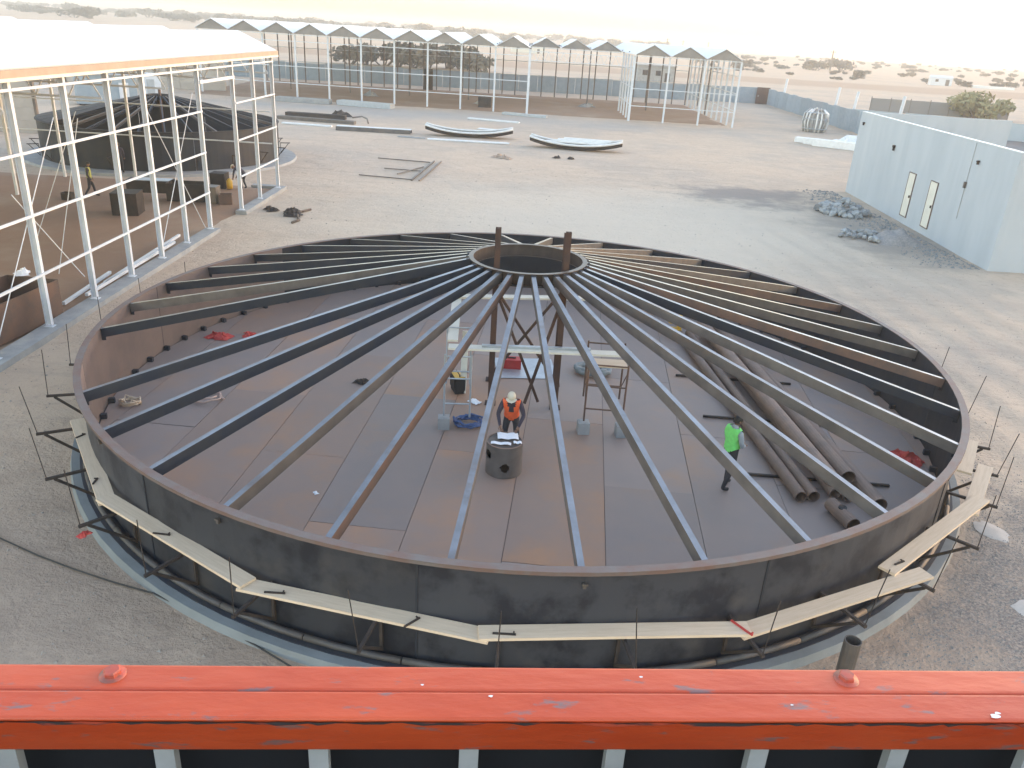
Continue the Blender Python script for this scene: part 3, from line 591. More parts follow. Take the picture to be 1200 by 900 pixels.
# ------------------------------------------------------------------ people
def person(label, loc, rz, J, mats, vest=None, hat=None, scale=1.0, group=None, mask=False, vneck=0.0):
    """J: joint dict; body grown with a skin modifier, one continuous mesh; vest/hair/helmet are children"""
    names = ['pelvis', 'spine', 'chest', 'neck', 'head0', 'shL', 'elL', 'wrL', 'haL', 'shR', 'elR', 'wrR', 'haR', 'hipL', 'knL', 'anL', 'toL', 'hipR', 'knR', 'anR', 'toR']
    rad = dict(pelvis=(.155, .12), spine=(.145, .11), chest=(.165, .12), neck=(.062, .062), head0=(.06, .065), shL=(.072, .072), elL=(.052, .052), wrL=(.034, .034), haL=(.040, .030), hipL=(.098, .098), knL=(.066, .066), anL=(.044, .044), toL=(.045, .035))
    for k in list(rad):
        if k.endswith('L'): rad[k[:-1] + 'R'] = rad[k]
    edges = [('pelvis', 'spine'), ('spine', 'chest'), ('chest', 'neck'), ('neck', 'head0'), ('chest', 'shL'), ('shL', 'elL'), ('elL', 'wrL'), ('wrL', 'haL'), ('chest', 'shR'), ('shR', 'elR'), ('elR', 'wrR'), ('wrR', 'haR'), ('pelvis', 'hipL'), ('hipL', 'knL'), ('knL', 'anL'), ('anL', 'toL'), ('pelvis', 'hipR'), ('hipR', 'knR'), ('knR', 'anR'), ('anR', 'toR')]
    me = bpy.data.meshes.new('p'); me.from_pydata([J[n_] for n_ in names], [(names.index(a_), names.index(b_)) for a_, b_ in edges], [])
    ob = bpy.data.objects.new('p', me); COL.objects.link(ob)
    md = ob.modifiers.new('s', 'SKIN'); sv = me.skin_vertices[0].data
    for i, n_ in enumerate(names): sv[i].radius = rad[n_]; sv[i].use_root = (i == 0)
    s2 = ob.modifiers.new('u', 'SUBSURF'); s2.levels = 2; s2.render_levels = 2
    dg = bpy.context.evaluated_depsgraph_get(); dg.update(); body = bpy.data.meshes.new_from_object(ob.evaluated_get(dg)); bpy.data.objects.remove(ob)
    segm = {('pelvis', 'spine'): 1, ('spine', 'chest'): 1, ('chest', 'neck'): 1, ('neck', 'head0'): 0, ('wrL', 'haL'): 0, ('wrR', 'haR'): 0, ('anL', 'toL'): 3, ('anR', 'toR'): 3}
    for s_ in 'LR':
        for a_, b_, k in (('chest', 'sh', 1), ('sh', 'el', 1), ('el', 'wr', 1), ('pelvis', 'hip', 2), ('hip', 'kn', 2), ('kn', 'an', 2)): segm[(a_ if a_ in ('chest', 'pelvis') else a_ + s_, b_ + s_)] = k
    body.materials.clear()
    for k in mats: body.materials.append(k)
    tors = set()
    def dseg(p, a_, b_):
        d = b_ - a_; t_ = max(0, min(1, (p - a_).dot(d) / max(1e-9, d.length_squared))); return (p - a_ - d * t_).length
    JV = {k: Vector(v) for k, v in J.items() if k != '_head'}
    vestf = []
    for pl in body.polygons:
        c = pl.center; best = min(segm, key=lambda e: dseg(c, JV[e[0]], JV[e[1]]) / (0.5 * (rad[e[0]][0] + rad[e[1]][0])))
        pl.material_index = segm[best]; pl.use_smooth = True
        ax = (JV['neck'] - JV['pelvis']).normalized(); hgt = (c - JV['pelvis']).dot(ax)
        if best in (('pelvis', 'spine'), ('spine', 'chest'), ('chest', 'neck'), ('chest', 'shL'), ('chest', 'shR')) and hgt > -0.02 and c.z < JV['neck'].z - 0.01 and abs(c.x) < 0.185 and not (vneck and c.y > JV['spine'].y + 0.02 and abs(c.x) < vneck * max(0, (hgt - 0.12)) / 0.4): vestf.append(pl.index)
        if segm[best] == 1 and best == ('pelvis', 'spine') and hgt < 0.06: pl.material_index = 2
    # head, nose, ears, eyes and fingers are added to the same body mesh
    ex = MB(); hd = Matrix(J['_head']) if '_head' in J else Matrix.Identity(3)
    hc = JV['head0'] + hd @ Vector((0, 0.015, 0.085))
    def ell(c, rx, ry, rz_, mi, n=14, k=9):
        V = []; F = []
        for j in range(k + 1):
            th = math.pi * j / k
            for i in range(n): V.append(c + hd @ Vector((rx * math.sin(th) * math.cos(2 * math.pi * i / n), ry * math.sin(th) * math.sin(2 * math.pi * i / n) * (0.88 if math.cos(th) < -0.2 else 1), rz_ * math.cos(th))))
        for j in range(k):
            for i in range(n): F.append((j * n + i, (j + 1) * n + i, (j + 1) * n + (i + 1) % n, j * n + (i + 1) % n))
        ex.add(V, F, mi, True)
    ell(hc, .077, .098, .118, 0); ell(hc + hd @ Vector((0, .1, -.015)), .014, .022, .024, 0, 6, 4)
    for s_ in (-1, 1): ell(hc + hd @ Vector((s_ * .08, -.005, -.01)), .012, .025, .032, 0, 6, 4); ell(hc + hd @ Vector((s_ * .032, .088, .012)), .014, .01, .009, 3, 6, 4)
    ell(hc + hd @ Vector((0, .085, -.06)), .026, .012, .008, 3, 6, 4)
    for s_ in 'LR':
        w, h_ = JV['wr' + s_], JV['ha' + s_]; d = (h_ - w).normalized(); side = d.cross(Vector((0, 0, 1)));  side = side.normalized() if side.length > .1 else Vector((1, 0, 0)); dn = side.cross(d)
        for q, ln in enumerate((.062, .075, .07, .055)):
            p0 = h_ + side * (q - 1.5) * .019; p1 = p0 + d * ln * .6; p2 = p1 + (d * .6 - Vector((0, 0, .5))).normalized() * ln * .5; ex.path([p0, p1, p2], .0085, 6, 0)
        tp = w + d * .04 + side * (-.03 if s_ == 'L' else .03); ex.path([tp, tp + d * .03 + side * (-.025 if s_ == 'L' else .025), tp + d * .06 + side * (-.03 if s_ == 'L' else .03)], .0095, 6, 0)
    import bmesh
    bm = bmesh.new(); bm.from_mesh(body); em = ex.mesh('e', mats); bm.from_mesh(em); bm.to_mesh(body); bm.free(); bpy.data.meshes.remove(em)
    t = link('person', body, None, loc, rz); t.scale = (scale,) * 3; tag(t, label, 'person', group); body.name = 'person'
    if vest:
        idx = {}; b = MB(); nrm = [v.normal for v in body.vertices]
        for fi in vestf:
            pl = body.polygons[fi]; f = []
            for vi in pl.vertices:
                if vi not in idx: idx[vi] = len(b.v); b.v.append(tuple(body.vertices[vi].co + nrm[vi] * 0.018))
                f.append(idx[vi])
            b.f.append(f); b.mi.append(0); b.sm.append(True)
        b.build('vest', vest, t)
    if hat:
        b = MB(); V = []; n = 16
        rows_ = [(0, .132), (.04, .128), (.07, .112), (.086, .085), (.093, .05), (.095, .03)] if hat != HAIR else [(0, .126), (.045, .118), (.075, .09), (.086, .05), (.088, .0), (.086, -.05)]
        for r, z in rows_:
            for i in range(n):
                a_ = 2 * math.pi * i / n; fy = (1.22 if math.sin(a_) < 0 else 1.15); zz = z + (0.05 if hat == HAIR and math.sin(a_) > 0.35 and z < 0.06 else 0)
                V.append(hc + hd @ Vector((r * math.cos(a_), r * fy * math.sin(a_), zz)))
        b.add(V, [(j * n + i, (j + 1) * n + i, (j + 1) * n + (i + 1) % n, j * n + (i + 1) % n) for j in range(len(rows_) - 1) for i in range(n)], 0, True)
        if hat != HAIR: b.add([hc + hd @ Vector((.125 * math.cos(math.pi * i / 8), .05 + .12 * math.sin(math.pi * i / 8), .035)) for i in range(9)], [tuple(range(9))], 0)
        b.build('helmet' if hat != HAIR else 'hair', hat, t)
    if mask:
        b = MB(); b.add([hc + hd @ Vector((x, y, z)) for x, y, z in ((-.06, .085, -.01), (0, .118, .0), (.06, .085, -.01), (-.055, .078, -.085), (0, .108, -.095), (.055, .078, -.085))], [(0, 1, 4, 3), (1, 2, 5, 4)], 0, True); b.build('face_mask', PAPER, t)
    return t
def rotm(yaw=0, pitch=0): return (Matrix.Rotation(R_(yaw), 3, 'Z') @ Matrix.Rotation(R_(pitch), 3, 'X'))
# local frame: person faces +Y, feet at z=0
STAND = dict(pelvis=(0, 0, .93), spine=(0, .01, 1.12), chest=(0, 0, 1.33), neck=(0, -.01, 1.49), head0=(0, .01, 1.55), shL=(-.19, -.01, 1.40), elL=(-.25, -.02, 1.12), wrL=(-.24, .10, .90), haL=(-.235, .14, .82), shR=(.19, -.01, 1.40), elR=(.26, -.03, 1.12), wrR=(.24, .10, .90), haR=(.235, .15, .83),
             hipL=(-.10, 0, .88), knL=(-.11, .03, .48), anL=(-.12, -.03, .075), toL=(-.14, .14, .045), hipR=(.10, 0, .88), knR=(.11, .05, .48), anR=(.12, -.01, .075), toR=(.15, .16, .045), _head=rotm(0, 0))
P1 = dict(STAND); P1.update(knL=(-.10, .12, .48), anL=(-.10, .10, .075), toL=(-.13, .28, .045), knR=(.11, -.02, .48), anR=(.13, -.20, .08), toR=(.15, -.03, .045), elL=(-.24, .08, 1.13), wrL=(-.10, .26, 1.06), haL=(-.04, .31, 1.05), elR=(.26, .02, 1.12), wrR=(.14, .22, 1.04), haR=(.08, .29, 1.03), _head=rotm(-10, -12))
person('worker in a lime green vest and dark trousers standing beside the pipe pile', (4.80, 15.45, ZF + 0.012), R_(-60), P1, [SKIN, GRSHIRT, TROUS, BOOT], V_GR, HAIR, 1.0)
P2 = dict(STAND); P2.update(pelvis=(0, -.12, .92), spine=(0, -.02, 1.09), chest=(0, .08, 1.28), neck=(0, .15, 1.42), head0=(0, .19, 1.47), shL=(-.19, .10, 1.34), elL=(-.29, .17, 1.07), wrL=(-.20, .36, .88), haL=(-.16, .43, .82), shR=(.19, .10, 1.34), elR=(.29, .17, 1.07), wrR=(.22, .36, .88), haR=(.18, .43, .82), hipL=(-.10, -.12, .87), knL=(-.14, -.02, .47), anL=(-.20, -.18, .075), toL=(-.25, -.02, .045), hipR=(.10, -.12, .87), knR=(.14, -.06, .47), anR=(.18, -.28, .08), toR=(.22, -.12, .045), _head=rotm(0, -35))
person('worker in an orange vest, pale helmet and mask bending over papers on the drum', (0.03, 16.42, ZF + 0.012), R_(176), P2, [SKIN, DKSHIRT, TROUS, BOOT], V_OR, HELM, 1.0, mask=True, vneck=0.09)
P3 = dict(STAND); P3.update(knL=(-.11, .14, .49), anL=(-.11, .20, .075), toL=(-.12, .38, .045), knR=(.11, -.04, .47), anR=(.12, -.28, .11), toR=(.13, -.13, .045))
person('worker in an olive yellow vest walking on the brown soil inside the left shed', (-22.3, 41.6, 0.09), R_(-70), P3, [SKIN, DKSHIRT, TROUS, BOOT], V_YE, HAIR)
person('worker in dark clothes standing at the foot of the second tank behind the left shed', (-23.9, 48.3, 0.14), R_(20), STAND, [SKIN, DKSHIRT, TROUS, BOOT], None, HAIR)
P5 = dict(STAND); P5.update(pelvis=(0, -.22, .88), spine=(0, -.06, 1.02), chest=(0, .16, 1.08), neck=(0, .34, 1.10), head0=(0, .40, 1.12), shL=(-.19, .22, 1.09), elL=(-.22, .30, .82), wrL=(-.15, .40, .60), haL=(-.12, .44, .52), shR=(.19, .22, 1.09), elR=(.22, .30, .82), wrR=(.15, .40, .60), haR=(.12, .44, .52), hipL=(-.10, -.22, .84), knL=(-.13, -.05, .46), anL=(-.15, -.2, .075), toL=(-.17, -.03, .045), hipR=(.10, -.22, .84), knR=(.13, -.08, .46), anR=(.15, -.24, .075), toR=(.17, -.08, .045), _head=rotm(0, -50))
person('worker in dark blue bending down by the open corner of the left shed', (-16.0, 46.0, 0.09), R_(70), P5, [SKIN, DKSHIRT, TROUS, BOOT], None, HELM)
o = MB(); o.lathe([(0.02, 0), (.16, .02), (.17, .45), (.09, .55), (.04, .6)], 12); tag(o.build('yellow_canister', YELLOW, None, (-16.55, 45.7, 0.09)), 'yellow canister on the soil in front of the bending worker', 'canister')

# ------------------------------------------------------------------ left shed
XE, Y0, Y1 = -14.05, 12.0, 47.3
shed = thing('open_shed', 'white steel-framed open shed with white zigzag roof at the left, nearest the camera', 'shed', (0, 0, 0))
COLS = [17.3, 20.0, 22.7, 25.45, 28.15, 30.75, 33.25, 35.95, 40.2, 43.2, 46.5]
def hsec(b, x, y, z0, z1, w=0.16, d=0.24):
    b.box((x, y, (z0 + z1) / 2), (0.012, d - 0.02, z1 - z0)); b.box((x, y - d / 2, (z0 + z1) / 2), (w, 0.014, z1 - z0)); b.box((x, y + d / 2, (z0 + z1) / 2), (w, 0.014, z1 - z0)); return b
cmesh = MB(); cmesh.box((0, 0, 3.6), (0.16, 0.012, 7.0)); cmesh.box((-0.08, 0, 3.6), (0.014, 0.13, 7.0)); cmesh.box((0.08, 0, 3.6), (0.014, 0.13, 7.0)); cmesh.box((0, 0, 0.05), (0.26, 0.22, 0.02))
cme = cmesh.mesh('column', WHITE)
for y in COLS: link('column', cme, shed, (XE, y, 0.14))
for z in (1.82, 3.54, 5.25, 6.92):
    for ya, yb in zip(COLS[:-1], COLS[1:]):
        if (ya, yb) == (35.95, 40.2) and z < 6: continue
        MB().bar((XE + 0.115, ya + .0, z), (XE + 0.115, yb - .01, z), 0.05, 0.075).build('girt', WHITE, shed)
MB().bar((XE + 0.115, 35.95, 6.42), (XE + 0.115, 40.2, 6.42), 0.08, 0.13).build('door_lintel', WHITE, shed); MB().bar((XE + .115, 38.05, 6.49), (XE + .115, 38.05, 6.88), 0.07, 0.07).build('lintel_post', WHITE, shed)
MB().box((XE + 0.05, 24.0, 0.05), (0.62, 24.3, 0.26)).build('ground_beam', CONC, shed); MB().box((XE + 0.05, 43.5, 0.05), (0.55, 7.2, 0.26)).build('ground_beam', CONC, shed)
MB().box((XE - 0.9, 47.05, 0.05), (1.5, 0.5, 0.26)).build('ground_beam', CONC, shed)
# rods bracing the wall
for p, q in (((XE - .1, 20.2, 0.3), (XE - 0.1, 24.9, 6.0)), ((XE - 0.1, 25.2, 1.0), (XE - 0.1, 22.2, 4.2)), ((XE - 2.6, 28.0, 0.15), (XE - 1.2, 28.3, 5.6)), ((XE - .1, 35.6, 0.3), (XE - .1, 30.9, 6.0)), ((XE - .1, 30.9, 0.3), (XE - .1, 35.6, 6.0)), ((XE - 6.2, 33.0, 0.15), (XE - 4.1, 33.6, 5.2))):
    MB().tube(p, q, 0.016, 6).build('brace_rod', WHITE, shed)
# roof: five gabled spans with ridges running away from the camera
SP, RISE, EZ = 4.08, 0.88, 7.42
for s in range(6):
    xe = XE + 0.10 - s * SP; xr = xe - SP / 2; xv = xe - SP
    for xa, xb, za, zb in ((xe, xr, EZ, EZ + RISE), (xr, xv, EZ + RISE, EZ)):
        ys = [Y0, 18, 24, 30, 36, 41.5, Y1]
        for ya, yb in zip(ys[:-1], ys[1:]):
            b = MB(); th = 0.05; nv = Vector((zb - za, 0, xa - xb)).normalized(); nv = -nv if nv.z < 0 else nv
            pts = [(xa, ya + .004, za), (xb, ya + .004, zb), (xb, yb - .004, zb), (xa, yb - .004, za)]
            b.add([Vector(p) for p in pts] + [Vector(p) + nv * th for p in pts], [(0, 1, 2, 3), (7, 6, 5, 4), (0, 4, 5, 1), (1, 5, 6, 2), (2, 6, 7, 3), (3, 7, 4, 0)]); recalc(b.build('roof_sheet', ROOFW, shed))
MB().box((XE + 0.16, (Y0 + Y1) / 2, EZ - 0.10), (0.07, Y1 - Y0, 0.20)).build('eaves_board', EDGEB, shed)
MB().box((XE + 0.15, (Y0 + Y1) / 2, EZ - 0.245), (0.14, Y1 - Y0 - 0.1, 0.09)).build('eaves_beam', CREAM, shed)
def truss(x0, x1, y0, y1, z, h, n, parent, mt=WHITE, w=0.07):
    b = MB(); P = Vector((x0, y0, z)); Q = Vector((x1, y1, z)); U = Vector((0, 0, h)); b.bar(P, Q, w, w); b.bar(P + U, Q + U, w, w)
    for i in range(n):
        a_ = P.lerp(Q, i / n); c_ = P.lerp(Q, (i + .5) / n) + U; d_ = P.lerp(Q, (i + 1) / n); b.bar(a_, c_, w * .6, w * .6); b.bar(c_, d_, w * .6, w * .6)
    b.build('truss', mt, parent)
for y in (22.7, 28.15, 33.25, 40.2, 46.5): truss(XE - 0.2, XE - 6 * SP, y, y, 6.3, 0.95, 22, shed)
truss(XE - 2 * SP, XE - 2 * SP, 14, 46.5, 6.1, 0.95, 24, shed)
inner = MB(); inner.box((0, 0, 3.5), (0.12, 0.12, 7.0)); inm = inner.mesh('inner_column', WHITE)
for x, y in ((-25.8, 41.0), (-22.2, 46.5), (-18.2, 46.5), (-26.3, 46.5), (-30.4, 46.5), (-22.2, 28.15), (-30.4, 28.15)): link('inner_column', inm, shed, (x, y, 0.02))
for z in (2.6, 4.3): MB().bar((XE - .2, 46.5, z), (XE - 6 * SP, 46.5, z), 0.05, 0.06).build('girt', WHITE, shed)
# spare white sections lying on the beam
for i, (x, ya, yb) in enumerate(((-14.45, 25.6, 33.0), (-14.62, 27.0, 34.2), (-14.9, 24.8, 28.5))):
    b = MB().bar((0, -(yb - ya) / 2, 0.06), (0, (yb - ya) / 2, 0.06), 0.1, 0.1); tag(b.build('white_section', WHITE, None, (x, (ya + yb) / 2, 0.185 if i < 2 else 0.11), 0.01 + i * 0.03), ('white steel section lying along the shed ground beam, nearest its outer edge', 'white steel section lying along the shed ground beam, behind the first one', 'short white steel section on the soil inside the shed, near end of the row')[i], 'steel section', 'white sections along the shed beam')
# dark boxes inside the shed
def open_box(x, y, w, d, h, rz, mt, label, name='steel_box', z=0.09, lid=False):
    t = thing(name, label, 'steel box', (x, y, z), rz)
    for cx_, cy_, sx_, sy_ in ((0, -d / 2, w, .03), (0, d / 2, w, .03), (-w / 2, 0, .03, d - .032), (w / 2, 0, .03, d - .032)): MB().box((cx_, cy_, h / 2), (sx_, sy_, h)).build('side', mt, t)
    MB().box((0, 0, 0.02), (w - .04, d - .04, .03)).build('bottom', mt, t)
    if lid: MB().box((0, 0, h + .02), (w + .03, d + .03, .03)).build('lid', mt, t)
    return t
open_box(-15.35, 22.6, 1.7, 3.0, 1.15, R_(-6), RUSTY, 'large open rusty steel box behind the nearest shed column at far left')
open_box(-18.9, 38.4, 1.15, 1.2, 1.0, R_(10), BOXDK, 'dark steel box on the brown soil in the middle of the left shed', lid=True)
open_box(-17.5, 42.2, 1.9, 1.0, 0.9, R_(5), BOXDK, 'long dark steel box near the second tank, behind the shed braces')
open_box(-16.1, 42.0, 0.5, 0.7, 0.8, R_(0), GREY_ST, 'grey upright steel box right of the long dark box', lid=True)
open_box(-15.4, 41.8, 0.6, 0.5, 0.5, R_(15), RUSTY, 'small rusty box beside the shed door opening')
open_box(-17.2, 46.0, 0.8, 0.8, 0.8, R_(0), BOXDK, 'dark box left of the bending worker', lid=True)
open_box(-23.0, 40.6, 0.45, 0.4, 0.35, R_(0), BOXDK, 'little dark box on the soil behind the walking worker')
t = thing('work_table', 'dark steel work table with pale sheet on top inside the left shed', 'table', (-19.6, 42.6, 0.09), R_(6))
MB().box((0, 0, 0.8), (2.3, 1.0, 0.12)).build('tabletop', BOXDK, t); MB().box((0.1, 0, 0.875), (1.9, 0.8, 0.02)).build('top_sheet', GALV, t); MB().box((0, -.45, 0.5), (2.2, 0.04, 0.5)).build('apron', BOXDK, t)
for x in (-1.05, 1.05):
    for y in (-.42, .42): MB().bar((x, y, 0), (x, y, 0.75), .07, .07).build('leg', BOXDK, t)
rag('junk_heap', (-11.6, 40.6, 0.02), 0.9, BOXDK, 'dark scrap heap on the sand outside the shed end', 11, 'scrap'); rag('junk_heap', (-12.9, 41.3, 0.02), 0.6, BOXDK, 'small dark scrap heap beside the shed ground beam', 13, 'scrap')
rag('rag_heap', (-15.6, 24.3, 1.27), 0.4, PAPER, 'white and red rags on the far end of the rusty box', 14)
t = tag(MB().path([(-11.0, 41.8, .06), (-11.4, 40.9, .07), (-11.2, 40.0, .06), (-10.9, 39.2, .07), (-11.1, 38.6, .06)], 0.06, 6).build('branch', BARK), 'crooked dark branch lying on the sand outside the shed end', 'branch')

# ------------------------------------------------------------------ second tank
C2, R2 = (-24.65, 56.5), 7.49
t2 = thing('second_tank', 'smaller dark steel tank with conical rafters behind the left shed', 'tank', (C2[0], C2[1], 0))
for k in range(10):
    recalc(MB().arc(R2 - 0.02, R2, 0.15, 2.42, k * 36 + .1, k * 36 + 35.9, 10).build('shell_plate', [NAVY], t2))
recalc(MB().arc(R2 - 0.06, R2 + 0.08, 2.42, 2.45, 0, 360, 80, closed=True).build('rim_flange', BOXDK, t2))
recalc(MB().arc(0.8, 0.82, 3.7, 3.95, 0, 360, 40, closed=True).build('centre_ring', NAVY, t2))
chan2 = [(y * .8, z * .8) for y, z in chan]
for k in range(30):
    a = k * 12; link('rafter', None, t2) if False else None
    recalc(MB().prism(chan2, (*pol(a, 0.83, (0, 0)), 3.92), (*pol(a, R2 - 0.03, (0, 0)), 2.41)).build('rafter', GREY_ST if k % 4 == 0 else NAVY, t2))
for k in range(-14, 18):   # roof plates already laid, mostly on the far and left side
    if k * 12 - 180 < -360: continue
    a0 = k * 12 + 0.3; a1 = a0 + 11.4
    if not (-168 < a0 < -40): continue
    b = MB(); V = []
    for r, z in ((0.85, 3.95), (R2 - 0.05, 2.47)):
        for a in (a0, (a0 + a1) / 2, a1): V.append((*pol(a, r, (0, 0)), z))
    b.add(V + [(x, y, z + 0.008) for x, y, z in V], [(0, 1, 4, 3), (1, 2, 5, 4), (6, 9, 10, 7), (7, 10, 11, 8), (0, 3, 9, 6), (2, 8, 11, 5), (3, 4, 10, 9), (4, 5, 11, 10), (0, 6, 7, 1), (1, 7, 8, 2)])
    recalc(b.build('roof_plate', BOXDK, t2))
MB().box((0, 0, 2.15), (0.14, 0.14, 4.3)).build('centre_post', RUSTY, t2)
for a in range(0, 360, 18):
    o = link('bracket', brm, t2, (0, 0, 0), R_(a)); o.scale = (1, R2 / RW * 1.01, 1)
struct(MB().lathe([(0.0, 0.14), (8.6, 0.14), (8.7, -0.1)], 60, (C2[0], C2[1], 0), smooth=False).build('second_concrete_pad', CONC))
# block wall and panel beyond the second tank
def block_wall(x0, x1, y, h, n, label):
    t = thing('block_wall', label, 'wall')
    w = (x1 - x0) / n
    for i in range(n):
        for k in range(4): MB().box((x0 + (i + .5) * w, y, h * (k + .5) / 4), (w - .03, .12, h / 4 - .02)).build('wall_panel', BEIGE, t)
    for i in range(n + 1): MB().box((x0 + i * w, y - .02, h / 2), (.2, .22, h + .05)).build('post', GREY_ST if i % 2 else BEIGE, t)
block_wall(-62, -37, 63.0, 3.7, 9, 'beige precast panel wall left of the second tank, seen through the shed')
block_wall(-80, -39, 109.0, 3.5, 14, 'beige precast panel wall far behind the second tank')
t = thing('site_cabin', 'pale blue site cabin behind the second tank', 'cabin', (-43.0, 86.0, 0), R_(30))
MB().box((0, 0, 1.5), (5.6, 2.4, 2.7)).build('wall', BLUEP, t); MB().box((0, 0, 2.9), (5.8, 2.6, 0.1)).build('roof', CONC, t); MB().box((1.6, -1.23, 1.2), (.9, .06, 2.0)).build('door', WHITE, t); MB().box((0, 0, .075), (5.2, 2.0, .15)).build('skid', BOXDK, t)
t = thing('white_cabin', 'small white cabin right of the blue one behind the second tank', 'cabin', (-43.2, 96.6, 0), R_(30))
MB().box((0, 0, 1.2), (2.2, 2.2, 2.4)).build('wall', WHITE, t); MB().box((0, 0, 2.45), (2.4, 2.4, .1)).build('roof', PVC, t); MB().box((0, -1.13, 1.0), (.8, .05, 1.9)).build('door', GALV, t)

# ------------------------------------------------------------------ far shed
far = thing('far_shed', 'long white steel-framed open shed with zigzag roof across the background', 'shed', (0, 0, 0))
FX = [24.4 - 4.1 * i for i in range(17)]; FY0, FY1 = 102.5, 134.0
def fy(x): return 101.2 + (24.4 - x) * 0.09
fcm = MB().box((0, 0, 3.65), (0.2, 0.2, 7.3)).mesh('column', WHITE); fbm = MB().box((0, 0, 3.65), (0.28, 0.28, 7.3)).mesh('column', WHITE)
fdm = MB().box((0, 0, 3.65), (0.16, 0.16, 7.3)).mesh('inner_column', POLEM)
OPEN = (4, 5)
for i, x in enumerate(FX):
    if i in OPEN: continue
    link('column', fbm if i in (6, 3) else fcm, far, (x, fy(x), 0))
for i, x in enumerate(FX):
    for y in (FY1, 118.0):
        if y == 118 and i % 2: continue
        link('inner_column', fdm, far, (x, y, 0)); 
        if y == FY1: link('inner_column', fdm, far, (x + 2.0, y, 0))
for xx in (24.4, 12.1):
    for k in range(1, 11 if xx > 20 else 5):
        link('column', fcm, far, (xx, fy(xx) + k * 3.1, 0))
    for z in (1.9, 3.8, 5.7): MB().bar((xx, fy(xx), z), (xx, fy(xx) + (31 if xx > 20 else 12.4), z), 0.07, 0.08).build('girt', WHITE, far)
for i in range(16):
    xa, xb = FX[i + 1], FX[i]; op = i in (3, 4, 5); ya = 117.5 if op else (fy(xb) + fy(xa)) / 2 - 0.6
    yb = FY1 + 0.8; zr, zv = 8.55, 7.42
    for x0_, x1_, z0_, z1_ in ((xa, (xa + xb) / 2, zv, zr), ((xa + xb) / 2, xb, zr, zv)):
        b = MB(); pts = [Vector((x0_, ya, z0_)), Vector((x1_, ya, z1_)), Vector((x1_, yb, z1_)), Vector((x0_, yb, z0_))]; U = Vector((0, 0, 0.06))
        b.add(pts + [p + U for p in pts], [(0, 1, 2, 3), (7, 6, 5, 4), (0, 4, 5, 1), (1, 5, 6, 2), (2, 6, 7, 3), (3, 7, 4, 0)]); recalc(b.build('roof_sheet', ROOFW, far))
    xm = (xa + xb) / 2
    for y_ in (ya + 0.25, yb - 0.4):
        b = MB(); b.bar((xa, y_, zv - 0.12), (xb, y_, zv - 0.12), 0.08, 0.08); b.bar((xm, y_, zv - .1), (xm, y_, zr - .12), .06, .06); b.bar((xa + 1, y_, zv - .1), (xm, y_, zr - .2), .05, .05); b.bar((xb - 1, y_, zv - .1), (xm, y_, zr - .2), .05, .05); b.build('gable_truss', WHITE if y_ == ya + .25 else POLEM, far)
    gp = MB(); gp.add([(xa + .06, ya + .12, zv - .02), (xb - .06, ya + .12, zv - .02), (xm, ya + .12, zr - .04), (xa + .06, ya + .15, zv - .02), (xb - .06, ya + .15, zv - .02), (xm, ya + .15, zr - .04)], [(0, 1, 2), (5, 4, 3), (0, 3, 4, 1), (1, 4, 5, 2), (2, 5, 3, 0)]); gp.build('gable_shade_panel', GABLE_SHADE, far)  # sheet added across the open gable to paint the shade under the roof
    for k in range(1, 4): MB().box((xm, ya + (yb - ya) * k / 4, zv + 0.1), (4.0, 0.1, 0.25)).build('purlin', POLEM, far)
    if not op:
        for z in (1.75, 3.7, 6.55): MB().bar((xa, fy(xa) - .11, z), (xb, fy(xb) - .11, z), 0.05, 0.08).build('girt', WHITE, far)
    for z in (3.0, 5.0): MB().bar((xa, FY1, z), (xb, FY1, z), 0.06, 0.08).build('girt', GALV, far)
truss(12.1, -0.2, fy(12.1), fy(0), 6.1, 1.0, 14, far)
for i, x in enumerate((-6.2, -21.4, 8.0)):
    rag('soil_heap', (x, 112 + i * 3, 0.1), 1.6, CONC, ('pale debris heap on the brown soil in the middle of the far shed', 'pale debris heap on the brown soil at the left of the far shed', 'pale debris heap on the brown soil behind the open bay of the far shed')[i], 20 + i, 'debris')
open_box(-5.6, 108, 1.6, 1.0, 1.2, 0, BOXDK, 'dark steel crate standing on the soil in the middle of the far shed', lid=True)
open_box(-15.8, 133.0, 1.4, 0.6, 3.0, 0, BOXDK, 'tall dark cabinet at the back of the far shed', lid=True)

# ------------------------------------------------------------------ compound walls
def panel_wall(name, label, pts, h, mt, pw=2.4):
    t = thing(name, label, 'wall', (0, 0, 0))
    for (xa, ya), (xb, yb) in zip(pts[:-1], pts[1:]):
        L = math.hypot(xb - xa, yb - ya); n = max(1, round(L / pw)); a = math.atan2(yb - ya, xb - xa)
        for i in range(n):
            s = (i + .5) / n; x = xa + (xb - xa) * s; y = ya + (yb - ya) * s; w = L / n
            b = MB(); b.box((0, 0, h / 2), (w - 0.05, 0.07, h))
            for q in range(5): b.box((-w / 2 + w * (q + .5) / 5, 0, h / 2), (0.10, 0.13, h - 0.02))
            b.build('wall_panel', mt, t, (x, y, -0.02 + 0.06 * math.sin(i * 2.3)), a)
    return t
panel_wall('compound_wall', 'blue ribbed panel wall running along the back of the compound behind the far shed', [(-62, 137.5), (39.2, 148.2)], 2.6, BLUEP, 3.2)
panel_wall('compound_wall', 'pale blue ribbed panel wall running away along the right side of the yard', [(40.9, 147.5), (40.2, 104), (40.2, 86)], 2.55, BLUEP, 2.4)
t = thing('compound_wall', 'pale blue stepped boundary wall beyond the tall blue wall at right', 'wall')
